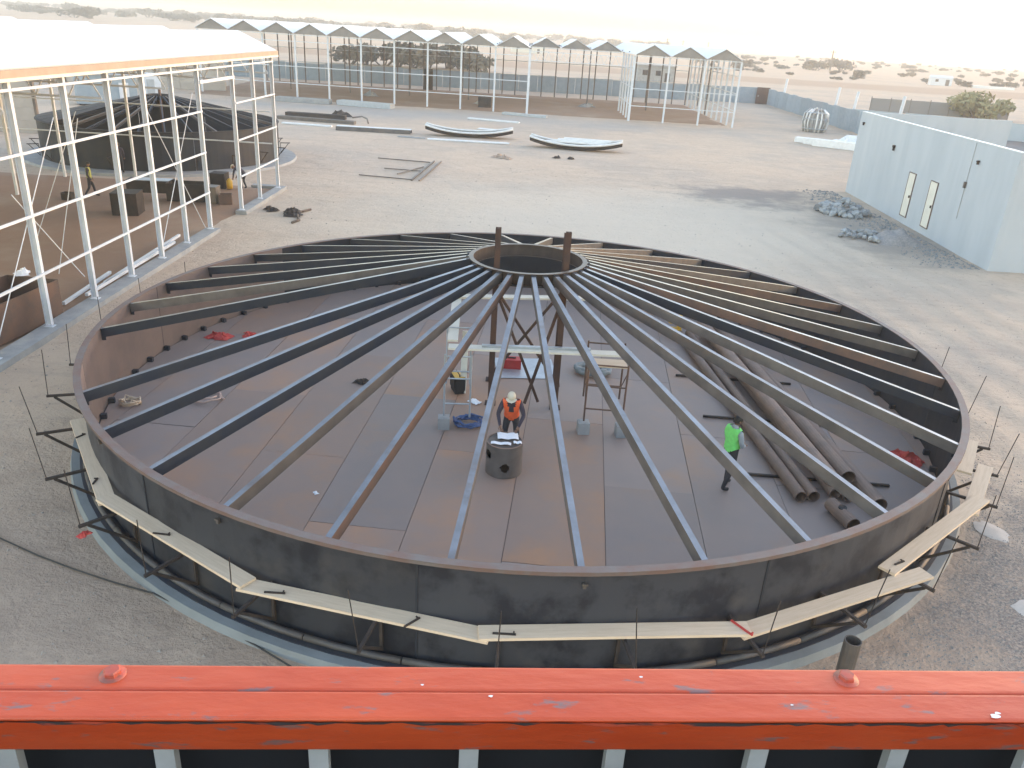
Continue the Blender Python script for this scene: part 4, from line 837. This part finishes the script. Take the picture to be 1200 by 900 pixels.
for (xa, ya, xb, yb, h) in ((41.5, 119.5, 50.0, 114.5, 1.9), (50.3, 114.3, 58.6, 109.2, 2.0), (58.0, 106.0, 63.0, 103.6, 2.1), (60.4, 101.0, 66, 98.5, 2.3), (66.2, 98.4, 82, 92.5, 2.3)):
    MB().bar((xa, ya, h / 2), (xb, yb, h / 2), 0.15, h).build('wall_panel', BLUEW, t); MB().bar((xa, ya, h + 0.02), (xb, yb, h + 0.02), 0.22, 0.05).build('coping', BLUEW, t)
t = thing('gate_door', 'dark brown door in the far corner of the compound wall', 'door', (40.0, 147.6, 0)); MB().box((0, 0, 1.35), (2.2, 0.12, 2.7)).build('leaf', mat('brown_door', (0.07, 0.035, 0.03), rough=0.6), t); MB().box((-0.8, -.09, 1.3), (.1, .06, .25)).build('handle', GALV, t)
for i, (x, y, h) in enumerate(((44.2, 150, 4.2), (50, 132, 3.6), (48.5, 136, 3.9), (48.5, 112, 4.2))):
    b = MB().tube((0, 0, 0), (0.25, 0, h), 0.22, 10); tag(b.build('white_post', WHITE, None, (x, y, 0)), ('white marker post behind the brown door', 'white marker post beyond the yard wall, right one of the middle pair', 'white marker post beyond the yard wall, left one of the middle pair', 'white marker post just left of the tall blue wall')[i], 'post', 'white posts beyond the yard wall')
# mesh fence beyond
t = thing('mesh_fence', 'dark mesh fence beyond the stepped wall at right', 'fence')
for i in range(8):
    MB().bar((58 + i * 3.2, 146 - i * .3, 0), (58 + i * 3.2, 146 - i * .3, 2.4), .1, .1).build('post', POLEM, t)
    if i < 7:
        MB().box((59.6 + i * 3.2, 145.85 - i * .3, 1.1), (3.1, 0.03, 2.1), R_(-5)).build('mesh_panel', MESHF, t)

# tall blue wall
bw = thing('blue_building', 'tall pale blue rendered building wall with two narrow cream doors at right', 'building')
A, B = Vector((22.85, 58.6, 0)), Vector((22.0, 37.4, 0)); HB = 5.4
d = (B - A); ang = math.atan2(d.y, d.x)
def on_wall(s, off=0): n_ = Vector((d.y, -d.x, 0)).normalized(); n_ = n_ if n_.x < 0 else -n_; return A + d * s + n_ * off
MB().bar(A + Vector((0.125, 0, HB / 2 - .05)), B + Vector((0.125, 0, HB / 2 - .05)), 0.25, HB + .1).build('side_wall', BLUE_T, bw)
MB().box((27.15, 37.53, HB / 2 - .05), (9.8, 0.25, HB + .1)).build('front_wall', BLUE_T, bw); MB().box((28.1, 58.5, HB / 2 - .05), (9.9, 0.25, HB + .08)).build('rear_wall', BLUE_T, bw)
MB().bar(on_wall(0.003, -.12) + Vector((0, 0, HB + .015)), on_wall(0.998, -.12) + Vector((0, 0, HB + .015)), 0.28, 0.03).build('coping', WHITE, bw)
for s in (0.497, 0.640):
    p = on_wall(s, 0.02); q = MB(); q.box((0, 0, 1.65), (0.86, 0.05, 2.42)); o = q.build('door', CREAM, bw, p, ang)
    fr = MB(); fr.box((-.45, 0, 1.65), (.035, .08, 2.47)); fr.box((.45, 0, 1.65), (.035, .08, 2.47)); fr.box((0, 0, 2.89), (.94, .08, .035)); fr.box((0, 0, .41), (.94, .08, .035)); fr.build('frame', RIM, o)
    MB().box((0.33, -.05 if True else 0, 1.6), (.05, .10, .14)).build('handle', BOXDK, o)
for s, z, k in ((0.045, 4.75, .6), (0.33, 3.95, 1), (0.835, 4.55, .6)):
    p = on_wall(s, 0.09); MB().box((0, 0, z), (0.16 * k, 0.14, 0.14 * k)).box((0, 0, z - .15 * k), (0.10 * k, 0.10, 0.2 * k)).build('wall_lamp', BOXDK, bw, p, ang)
p = on_wall(0.80, 0.03); MB().tube((p.x, p.y, 1.6), (p.x, p.y, HB - 0.05), 0.013, 6).build('conduit', CONC, bw); MB().box((p.x - .04, p.y, 3.3), (.1, .12, .3)).build('junction_box', GREY_ST, bw)
MB().box((24.5, 39.0, HB + .1), (0.3, 0.3, 0.5)).build('vent', GREY_ST, bw) if False else None

# ------------------------------------------------------------------ rubble and grit
def stone_mesh(seed):
    q = random.Random(seed); b = MB(); V = [(q.uniform(-.5, .5) * s_[0], s_[1], s_[2]) for s_ in ()]
    V = []
    for z, r in ((-.35, .42), (0.05, .55), (.38, .33)):
        for i in range(5): a_ = 2 * math.pi * i / 5 + q.random() * .5; rr_ = r * q.uniform(.75, 1.2); V.append((rr_ * math.cos(a_), rr_ * math.sin(a_), z * q.uniform(.8, 1.2)))
    F = [(0, 4, 3, 2, 1), (10, 11, 12, 13, 14)] + [(k * 5 + i, k * 5 + (i + 1) % 5, k * 5 + 5 + (i + 1) % 5, k * 5 + 5 + i) for k in (0, 1) for i in range(5)]
    b.add(V, F); return b.mesh('stone', STONE)
SM = [stone_mesh(i) for i in range(6)]
def rubble(label, cx_, cy_, rx, ry, n, smin, smax, hpile, seed):
    t = thing('rubble_pile', label, 'rubble', (cx_, cy_, 0)); q = random.Random(seed)
    for i in range(n):
        a_ = q.random() * 6.28; rr_ = q.random() ** .6; s_ = q.uniform(smin, smax); x, y = rx * rr_ * math.cos(a_), ry * rr_ * math.sin(a_)
        o = link('stone', SM[i % 6], t, (x, y, s_ * .25 + hpile * (1 - rr_) ** 1.0 * q.uniform(.3, 1))); o.scale = (s_, s_ * q.uniform(.7, 1.1), s_ * q.uniform(.5, .9)); o.rotation_euler = (q.uniform(-.6, .6), q.uniform(-.6, .6), q.random() * 6)
rubble('pile of grey broken concrete blocks on the ground left of the blue wall', 19.6, 50.2, 1.5, 1.7, 130, .25, .6, .75, 1)
rubble('low grey rubble heap nearer the tank, in front of the blue wall doors', 18.5, 43.2, 1.5, 1.2, 60, .15, .45, .35, 2)
b = MB(); q = random.Random(9)
for j in range(9):
    for i in range(13):
        x = (i / 12 - .5) * 2.6; y = (j / 8 - .5) * 2.2; e = max(0, 1 - (abs(x) / 1.3) ** 2) * max(0, 1 - (abs(y) / 1.1) ** 2); b.v.append((x, y, e * .75 * (0.8 + .5 * noise.noise(Vector((x * 2, y * 2, 0)))) - .02))
b.f = [(j * 13 + i, j * 13 + i + 1, j * 13 + 14 + i, j * 13 + 13 + i) for j in range(8) for i in range(12)]; b.mi = [0] * 96; b.sm = [True] * 96
tag(b.build('gravel_mound', GRAVEL, None, (19.9, 42.8, 0.0)), 'smooth grey gravel mound right of the low rubble heap', 'gravel')
def grit(name, n, fn, mt, smin, smax, seed):
    q = random.Random(seed); b = MB()
    for _ in range(n):
        x, y = fn(q); s_ = q.uniform(smin, smax) * (1 if q.random() < .9 else 1.8); a_ = q.random() * 6; z = terrain(x, y)
        V = [(x + s_ * math.cos(a_ + k * 2.1) * q.uniform(.7, 1.1), y + s_ * math.sin(a_ + k * 2.1) * q.uniform(.7, 1.1), z - .004) for k in range(3)] + [(x + s_ * .2, y, z + s_ * q.uniform(.5, .9))]
        b.add(V, [(0, 1, 3), (1, 2, 3), (2, 0, 3)])
    return stuff(b.build(name, mt))
def f_right(q):
    while True:
        a_ = q.gauss(50, 16); r = 10.95 + abs(q.gauss(0, 1.3)); x, y = pol(a_, r, TC)
        if y > 6: return x, y
o = grit('gravel_spill', 9000, f_right, GRAVEL, .006, .020, 1); o['label'] = 'dark grey gravel spilled on the sand along the right side of the tank'; o['category'] = 'gravel'
def f_all(q):
    while True:
        y = 7 + 55 * q.random() ** 1.6; x = q.uniform(-1, 1) * (7 + y * .62)
        if math.hypot(x - TC[0], y - TC[1]) > 11 and not (x < -13.6 and y < 47.5) and x < 21.5: return x, y
o = grit('ground_pebbles', 6000, f_all, PEBBLE, .010, .034, 2); o['label'] = 'small stones scattered over the sandy yard'; o['category'] = 'pebbles'
def f_wall(q): return 20.6 + q.gauss(0, .9), q.uniform(37, 58)
o = grit('wall_debris', 2200, lambda q: (min(21.7, 20.9 + q.gauss(0, .8)), q.uniform(37.5, 58)), STONE, .02, .09, 3); o['label'] = 'grey debris strewn along the foot of the blue wall'; o['category'] = 'debris'
# pale cement dabs right of the tank
for i, (x, y, s_) in enumerate(((9.75, 12.0, .5), (9.2, 10.3, .45), (10.3, 14.6, .5), (8.2, 9.75, .45))):
    b = MB(); k = 22; b.v = [(s_ * .8 * (1 + .7 * noise.noise(Vector((math.cos(2 * math.pi * j / k) * 2, math.sin(2 * math.pi * j / k) * 2, i * 5)))) * math.cos(2 * math.pi * j / k), .6 * s_ * math.sin(2 * math.pi * j / k), 0) for j in range(k)] + [(0, 0, .05)]
    b.f = [(j, (j + 1) % k, k) for j in range(k)]; b.mi = [0] * k; b.sm = [True] * k
    tag(b.build('cement_dab', DAB, None, (x, y, terrain(x, y) + .006), i), ('pale flat cement dab right of the tank, third one from the camera', 'pale flat cement dab right of the tank, second one from the camera', 'pale flat cement dab right of the tank, farthest from the camera', 'pale flat cement dab right of the tank, nearest the camera')[i], 'cement', 'cement dabs beside the tank')
# cable on the sand at left, stub post at the pad
tag(MB().path([(-11.5, 13.3, .02), (-9.27, 12.27, .025), (-8.31, 11.83, .02), (-7.53, 11.51, .03), (-6.71, 11.23, .025), (-5.87, 10.98, .03), (-4.79, 10.43, .04), (-3.78, 9.89, .03), (-2.9, 9.35, .03)], 0.016, 6).build('ground_cable', CABLE), 'black cable lying on the sand at the lower left, running to the tank pad', 'cable')
t = tag(recalc(MB().tube((0, 0, 0), (0, 0, 0.85), 0.13, 14, inner=.115).build('pipe_stub', GREY_ST, None, (*pol(27.5, 11.35, TC), 0))), 'grey upright pipe stub beside the pad at the tank lower right', 'pipe')

# ------------------------------------------------------------------ things lying in the yard
def trough(x, y, L, h, rz, label, seed, items=False):
    t = thing('curved_trough', label, 'trough', (x, y, 0), rz); n = 16
    b = MB(); prof = [(-.62, .10), (-.45, 0.0), (.45, 0.0), (.62, .10)]
    V = []
    for i in range(n + 1):
        s_ = i / n * 2 - 1; lift = h * abs(s_) ** 2.2; w = 1.0 - .35 * abs(s_) ** 3
        for py, pz in ((-.95, .42), (-.75, .05), (.75, .05), (.95, .42)): V.append((s_ * L / 2, py * w, pz + lift))
    b.add(V, [(i * 4 + j, i * 4 + j + 1, i * 4 + 5 + j, i * 4 + 4 + j) for i in range(n) for j in range(3)], 0, False); b.build('liner', BOXDK, t)
    b = MB()
    for j in (0, 3): b.path([Vector(V[i * 4 + j]) + Vector((0, 0, .02)) for i in range(n + 1)], .10, 6)
    b.build('rim_tube', PVC, t)
    if items:
        for k in range(4): MB().bar((-2.6 + k * .5, -.5 + k * .28, .62 + .08 * k), (2.4 + k * .3, -.42 + k * .26, .60 + .08 * k), .26, .12).build('white_strip', PVC, t)
    return t
trough(4.3, 72.6, 8.0, .5, R_(-6), 'curved white-rimmed dark trough with white strips inside, right one in the yard', 1, True)
trough(-5.3, 77.0, 8.0, .5, R_(2), 'curved white-rimmed dark trough lying empty, left one in the yard', 2)
def lying(name, p, q, w, h, mt, label, cat, z=0.0, group=None):
    p = Vector((*p, z)); q = Vector((*q, z)); c = (p + q) / 2; d_ = q - p
    b = MB(); b.box((0, 0, h / 2 + .02), (d_.length, w, h)); b.box((0, w * .3, h + .03), (d_.length * .96, w * .2, .03)); return tag(b.build(name, mt, None, c, math.atan2(d_.y, d_.x)), label, cat, group)
lying('white_strip', (-8.7, 73.2), (-1.5, 73.3), .45, .10, PVC, 'long white strip lying in front of the left trough', 'strip')
lying('white_strip', (-11.4, 73.9), (-8.9, 73.6), .4, .06, CONC, 'short pale strip lying left of the long white strip', 'strip')
lying('white_strip', (-4.9, 84.0), (-1.8, 83.0), .7, .06, PVC, 'pale strip lying behind the left trough', 'strip')
lying('white_strip', (-6.6, 93.2), (-.9, 91.6), .5, .12, PVC, 'white strip lying in front of the far shed, left of the thick column', 'strip')
lying('white_strip', (-3.0, 101.0), (2.2, 99.2), .8, .25, GALV, 'grey-white strip bundle at the foot of the thick far column', 'strip')
t = thing('steel_gutter', 'long pale grey gutter lying upside down in the yard', 'gutter', (-14.0, 76.6, 0), R_(1))
MB().prism([(-.55, 0), (-.5, .32), (.5, .32), (.55, 0), (.47, 0), (.44, .27), (-.44, .27), (-.47, 0)], (-3.4, 0, .02), (3.4, 0, .02)).build('trough', GREY_ST, t); MB().box((0, .1, .36), (6.8, .7, .03)).build('top', PVC, t)
for i, (p, q, w, h, mt, lb) in enumerate((((-24.5, 82.5), (-16.7, 81.2), .6, .3, GREY_ST, 'long grey-brown beam lying in the yard behind the gutter'), ((-24.5, 85.3), (-18.4, 85.0), .7, .4, BOXDK, 'dark steel beams stacked in the yard beside the shed corner'), ((-23.0, 78.6), (-18.2, 78.0), .4, .12, PVC, 'white strip lying in the yard near the shed corner'), ((-30, 101), (-23.5, 100.5), 1.2, .5, CONC, 'grey panels stacked in front of the far shed, left stack'), ((-22.5, 100.8), (-15.9, 99.0), 1.3, .55, GALV, 'pale blue steel sections bundled in front of the far shed'), ((-23.0, 101.8), (-17.0, 101.2), .8, .4, CONC, 'grey panels lying behind the blue bundle by the far shed'))):
    lying('steel_bundle', p, q, w, h, mt, lb, 'bundle')
rag('scrap_heap', (-19.6, 88.0, .02), 1.6, BOXDK, 'dark tangled scrap on top of the stacked beams in the yard', 31, 'scrap')
tag(MB().path([(-17.6, 84.5, .3), (-16.6, 84.3, .5), (-15.9, 83.3, .4), (-15.6, 82.3, .1)], .08, 6).build('bent_pipe', GREY_ST), 'bent grey pipe at the right end of the long yard beam', 'pipe')
t = thing('comb_grid', 'flat rusty comb-shaped steel frame lying on the sand in the yard', 'frame', (0, 0, .02))
for p, q in (((-7.2, 52.2), (-6.7, 60.7)), ((-6.7, 52.2), (-6.2, 60.7))): MB().bar((*p, .05), (*q, .05), .1, .08).build('spine', GREY_ST, t)
for p, q in (((-10.7, 53.0), (-7.2, 52.4)), ((-9.6, 56.2), (-7.0, 55.9)), ((-10.8, 60.6), (-6.9, 60.0)), ((-8.4, 54.2), (-7.1, 57.8))): MB().bar((*p, .05), (*q, .05), .07, .06).build('tine', GREY_ST, t)
# tarp and wire bundle by the yard wall
o = rag('white_tarp', (35.2, 91.0, .02), 5.0, PVC, 'white plastic sheeting heaped against the yard wall', 41, 'tarp'); o.scale = (.8, .8, .45)
for i in range(3): lying('white_bag_row', (28.6 + i * .5, 89.8 - i * 1.4), (32.6 + i * .5, 87.2 - i * 1.4), .8, .5 + .1 * i, PVC, ('farthest white roll in the row by the tall blue wall', 'middle white roll in the row by the tall blue wall', 'nearest white roll in the row by the tall blue wall')[i], 'roll', group='white rolls by the wall')
t = thing('wire_bundle', 'large upright bundle of grey wire mesh standing by the yard wall', 'wire bundle', (34.6, 102.5, 0))
for i in range(18):
    a_ = 2 * math.pi * i / 18; c_, n_ = math.cos(a_), math.sin(a_); MB().path([(1.25 * c_, 1.1 * n_, 0), (1.5 * c_, 1.3 * n_, 1.1), (1.35 * c_, 1.2 * n_, 2.1), (.75 * c_, .7 * n_, 2.6 + .1 * math.sin(i * 5))], .11, 6).build('strand', PVC if i % 3 else CONC, t)
for z, r in ((.4, 1.42), (1.5, 1.5), (2.2, 1.32)): MB().path([(r * math.cos(2 * math.pi * k / 20), r * .88 * math.sin(2 * math.pi * k / 20), z) for k in range(20)], .06, 5, closed=True).build('hoop', GALV, t)
MB().lathe([(.0, 2.3), (.9, 2.2), (1.2, 1.2), (1.05, 0)], 16).build('core', CONC, t)
for i, (x, y) in enumerate(((2.5, 66.5), (3.6, 66.4), (-2.2, 65.0), (-1.6, 64.6))): rag('sand_scrap', (x, y, .02), .5 if i < 2 else .7, BOXDK if i < 2 else EDGEB, ('dark scrap on the sand in front of the right trough, left one', 'dark scrap on the sand in front of the right trough, right one', 'brown scrap on the sand between the troughs, farther one', 'brown scrap on the sand between the troughs, nearer one')[i], 50 + i, 'scrap')

# ------------------------------------------------------------------ beyond the compound
def leaf_mesh(seed, mt, n=420, lobes=6, flat=.7, leaf=.14):
    q = random.Random(seed); b = MB(); cs = [(q.uniform(-.5, .5), q.uniform(-.5, .5), q.uniform(.3, .7) * flat, q.uniform(.25, .42)) for _ in range(lobes)]
    for _ in range(n):
        c_ = q.choice(cs); v = Vector((q.gauss(0, 1), q.gauss(0, 1), q.gauss(0, 1))).normalized() * c_[3] * q.random() ** .4; p = Vector(c_[:3]) + Vector((v.x, v.y, v.z * flat)); p.z = max(p.z, .02)
        a_ = Vector((q.gauss(0, 1), q.gauss(0, 1), q.gauss(0, 1))).normalized(); u = a_.orthogonal().normalized(); s_ = leaf * q.uniform(.5, 1.1); b.add([p - a_ * s_, p + u * s_ * .5, p + a_ * s_, p - u * s_ * .5], [(0, 1, 2, 3)])
    for c_ in cs: b.tube((0, 0, -.1), c_[:3], .03, 5, r2=.012, mi=1)
    return b.mesh('shrub', [mt, BARK])
BM = [leaf_mesh(i, LEAF) for i in range(4)]; BY = leaf_mesh(11, LEAFY, 1500, 9, .8, .09)
rq = random.Random(21)
def shrub(x, y, s_, hs, label, group, name='desert_shrub', me=None):
    o = link(name, me or BM[rq.randrange(4)], None, (x, y, terrain(x, y) - .05), rq.random() * 6); o.scale = (s_, s_, s_ * hs); return tag(o, label, 'tree' if 'tree' in name else 'shrub', group)
shrub(75, 143, 7.0, .8, 'large olive yellow bush behind the stepped wall, near the right edge', None, 'olive_bush', BY)
shrub(87.5, 137, 6.0, .8, 'olive yellow bush at the right edge of the picture', None, 'olive_bush', BY)
for i, (x, y, s_, h) in enumerate(((140, 429, 9, .8), (161, 452, 11, .75), (96, 400, 6, .8), (104, 425, 6, .8), (84, 430, 6, 1.1))): shrub(x, y, s_, h, ('dark bush left of the tall utility pole on the plain', 'larger dark bush right of the tall utility pole on the plain', 'dark bush on the plain straight above the brown door', 'grey bush right of the brown door on the plain', 'upright grey bush left of the brown door on the plain')[i], 'bushes near the utility pole')
LB1 = 'small grey-green desert shrub dotted on the sandy plain beyond the yard wall'
for i in range(200):
    y = rq.uniform(290, 950); x = y * rq.uniform(.20, .72); shrub(x, y, rq.uniform(1.6, 4.2), rq.uniform(.6, 1.0), LB1, 'shrubs dotted over the plain')
LB2 = 'small dark tree in the hazy belt of trees along the left skyline'
for i in range(230):
    r = rq.uniform(650, 1500); a_ = R_(rq.uniform(-38, 9)); shrub(r * math.sin(a_), r * math.cos(a_), rq.uniform(8, 17), rq.uniform(.4, .75), LB2, 'trees along the skyline', 'skyline_tree')
for i, az in enumerate((-7.3, -5.0, -3.6)): shrub(800 * math.sin(R_(az)), 800 * math.cos(R_(az)), 17, .75, ('leftmost of the three taller trees standing above the skyline', 'middle one of the three taller trees standing above the skyline', 'rightmost of the three taller trees standing above the skyline')[i], 'taller skyline trees', 'skyline_tree')
LB3 = 'dense dark green tree beyond the compound wall, seen through the far shed'
for i in range(9): shrub(-42 + i * 3.6, 205 + rq.uniform(-6, 6), rq.uniform(7, 9), rq.uniform(.75, .95), LB3, 'trees behind the far shed', 'garden_tree')
def pole(x, y, h, label):
    t = thing('utility_pole', label, 'pole', (x, y, terrain(x, y)), .3, 'utility poles on the plain'); MB().tube((0, 0, 0), (0, 0, h), .42, 8, r2=.30).build('mast', POLEM, t); MB().bar((-1.6, 0, h - .8), (1.6, 0, h - .8), .16, .16).build('crossarm', POLEM, t)
    for x_ in (-1.4, 0, 1.4): MB().tube((x_, 0, h - .72), (x_, 0, h - .3), .09, 6).build('insulator', POLEM, t)
pole(150, 438, 9.5, 'tall utility pole between two dark bushes on the plain'); pole(318, 560, 10, 'leaning-looking utility pole left of the white shed on the plain'); pole(205, 362, 8.5, 'utility pole nearest the right edge of the picture'); pole(392, 640, 10, 'distant utility pole behind the white shed'); pole(160, 800, 10, 'distant utility pole left on the right-hand plain'); pole(130, 760, 10, 'distant utility pole above the brown door'); pole(95, 620, 10, 'distant utility pole above the right end of the far shed')
t = thing('white_hut', 'small white shed on the dirt plain at right', 'shed', (144, 306, terrain(144, 306)), -.2)
MB().box((0, 0, 1.3), (7.0, 3.5, 2.6)).build('wall', WHITE, t); recalc(MB().prism([(-1.95, 2.6), (0, 3.3), (1.95, 2.6)], (-3.7, 0, 0), (3.7, 0, 0)).build('roof', WHITE, t)); MB().box((2.0, -1.77, 1.0), (1.2, .06, 2.0)).build('door', GREY_ST, t)
MB().box((-1.5, -1.77, 1.6), (1.0, .06, .8)).build('window', BOXDK, t)
lying('pale_trailer', (152, 303), (166, 298), 2, .8, PVC, 'long pale flat slab lying right of the small white shed', 'slab')
for i, (x, y, w, h) in enumerate(((30, 210, 9, 3.4), (-2, 420, 16, 4), (-60, 520, 20, 4.5), (60, 560, 18, 4))):
    t = thing('low_house', ('low beige house beyond the wall, seen through the right part of the far shed', 'low beige house on the plain above the middle of the far shed', 'low pale house on the plain above the left of the far shed', 'low pale house far out on the plain above the right end of the far shed')[i], 'house', (x, y, terrain(x, y)), .1 * i)
    MB().box((0, 0, h / 2), (w, 6, h)).build('wall', CREAM if i % 2 else CONC, t); MB().box((0, 0, h + .1), (w + .5, 6.5, .2)).build('roof', CONC, t)
    for k in (-.3, .05): MB().box((w * k, -3.03, h * .55), (1.2, .08, 1.1)).build('window', BOXDK, t)
    MB().box((w * .3, -3.03, 1.0), (1.2, .08, 2.0)).build('door', BOXDK, t)

# ------------------------------------------------------------------ orange guard rail of the lift basket
ra = math.atan2(0.6326 - 0.5586, 0.5459 + 0.4631); RC = Vector((0.0198, 0.5945, 8.479))
rail = thing('guard_rail', 'orange painted steel guard rail of the lift basket across the bottom of the picture', 'guard rail', RC, ra)
def rounded(pts, r=.004, k=3):
    out = []; n = len(pts)
    for i in range(n):
        p = Vector(pts[i]); a_ = (Vector(pts[i - 1]) - p).normalized(); b_ = (Vector(pts[(i + 1) % n]) - p).normalized()
        for t_ in range(k + 1):
            s_ = t_ / k; q = p + a_ * r * (1 - s_) ** 2 + b_ * r * s_ ** 2; out.append((q.x, q.y))
    return out
LR = 1.6
# local x along the rail, y away from camera, z up
MB().prism(rounded([(.019, -.062), (0.0, 0.0), (.0375, 0.0005), (.0375, -.062)]), (-LR, 0, 0), (LR, 0, 0)).build('front_tube', ORANGE, rail)  # front face sloped inward so it turns from the sky and darkens
MB().prism(rounded([(0.0385, -.044), (0.0385, -.001), (.0765, -.003), (.0765, -.044)]), (-LR, 0, 0), (LR, 0, 0)).build('back_angle', ORANGE, rail)
b = MB(); q = random.Random(4); x = -LR; top = []; bot = []
while x <= LR: top.append((x, .0012 - .0006, -.0022 - q.uniform(0, .0012))); bot.append((x, .0016 + .0012, -.0068 - q.uniform(-.0014, .0032))); x += q.uniform(.006, .02)
k = len(top); b.add([(x, y - .0012, z) for x, y, z in top] + [(x, y - .0012, z) for x, y, z in bot], [(i, i + k, i + k + 1, i + 1) for i in range(k - 1)])
b.build('chipped_edge', CHIP, rail)
for x, y, s_ in ((.50, .006, .005), (.505, .010, .003), (-.02, .030, .0025), (-.09, .045, .0018), (.29, .02, .0015), (.14, .058, .002)):
    b = MB(); b.add([(x + s_ * (1 + .3 * math.sin(i * 2.1 + x * 90)) * math.cos(i * .628), y + .6 * s_ * math.sin(i * .628), .0012) for i in range(10)], [tuple(range(10))]); b.build('paint_spot', PVC, rail)
for x in (-.405, .366): MB().lathe([(.0, .0075), (.0075, .0072), (.0088, .0058), (.0090, 0)], 6, (x, .060, -.002), smooth=False).lathe([(.0, .002), (.0125, .0018), (.0135, 0.0)], 18, (x, .060, -.002)).build('bolt', BOLT, rail)
for i in range(-9, 11):
    MB().box((i * .155 + .115, .030, -.30), (.020, .012, .50)).build('baluster', BARGREY, rail)
MB().box((0, .062, -.32), (2 * LR, .006, .55)).build('board', BLACK, rail)
MB().prism(rounded([(0.0, -.60), (0.0, -.56), (.075, -.56), (.075, -.60)]), (-LR, 0, 0), (LR, 0, 0)).build('lower_rail', ORANGE, rail)

# unseen rest of lift basket: floor, rails, solid boards added to shade the rail
MB().box((0, -.42, -1.07), (2 * LR, 1.10, .03)).build('basket_floor', BOXDK, rail)
for x in (-LR - .01, LR + .01): MB().box((x, -.42, -.53), (.012, 1.10, 1.04)).build('side_shade_board', BLACK, rail); MB().box((x, -.42, .02), (.05, 1.1, .05)).build('side_rail', ORANGE, rail)
MB().box((0, -.98, -.53), (2 * LR, .012, 1.04)).build('rear_shade_board', BLACK, rail); MB().box((0, -.98, .02), (2 * LR, .05, .05)).build('rear_rail', ORANGE, rail)
MB().box((0, .062, -.83), (2 * LR, .006, .45)).build('kick_board', BLACK, rail)

# ------------------------------------------------------------------ haze
hz_ = MB().box((0, 1450, 0.5), (5600, 3400, 53.0)).build('haze', [])
stuff(hz_); hm = bpy.data.materials.new('haze_air'); hm.use_nodes = True; hm.node_tree.nodes.clear()
pv = hm.node_tree.nodes.new('ShaderNodeVolumePrincipled'); pv.inputs['Color'].default_value = (.95, .93, .90, 1); pv.inputs['Density'].default_value = 0.0009; pv.inputs['Anisotropy'].default_value = .3
mo = hm.node_tree.nodes.new('ShaderNodeOutputMaterial'); hm.node_tree.links.new(pv.outputs[0], mo.inputs['Volume']); hz_.data.materials.append(hm)
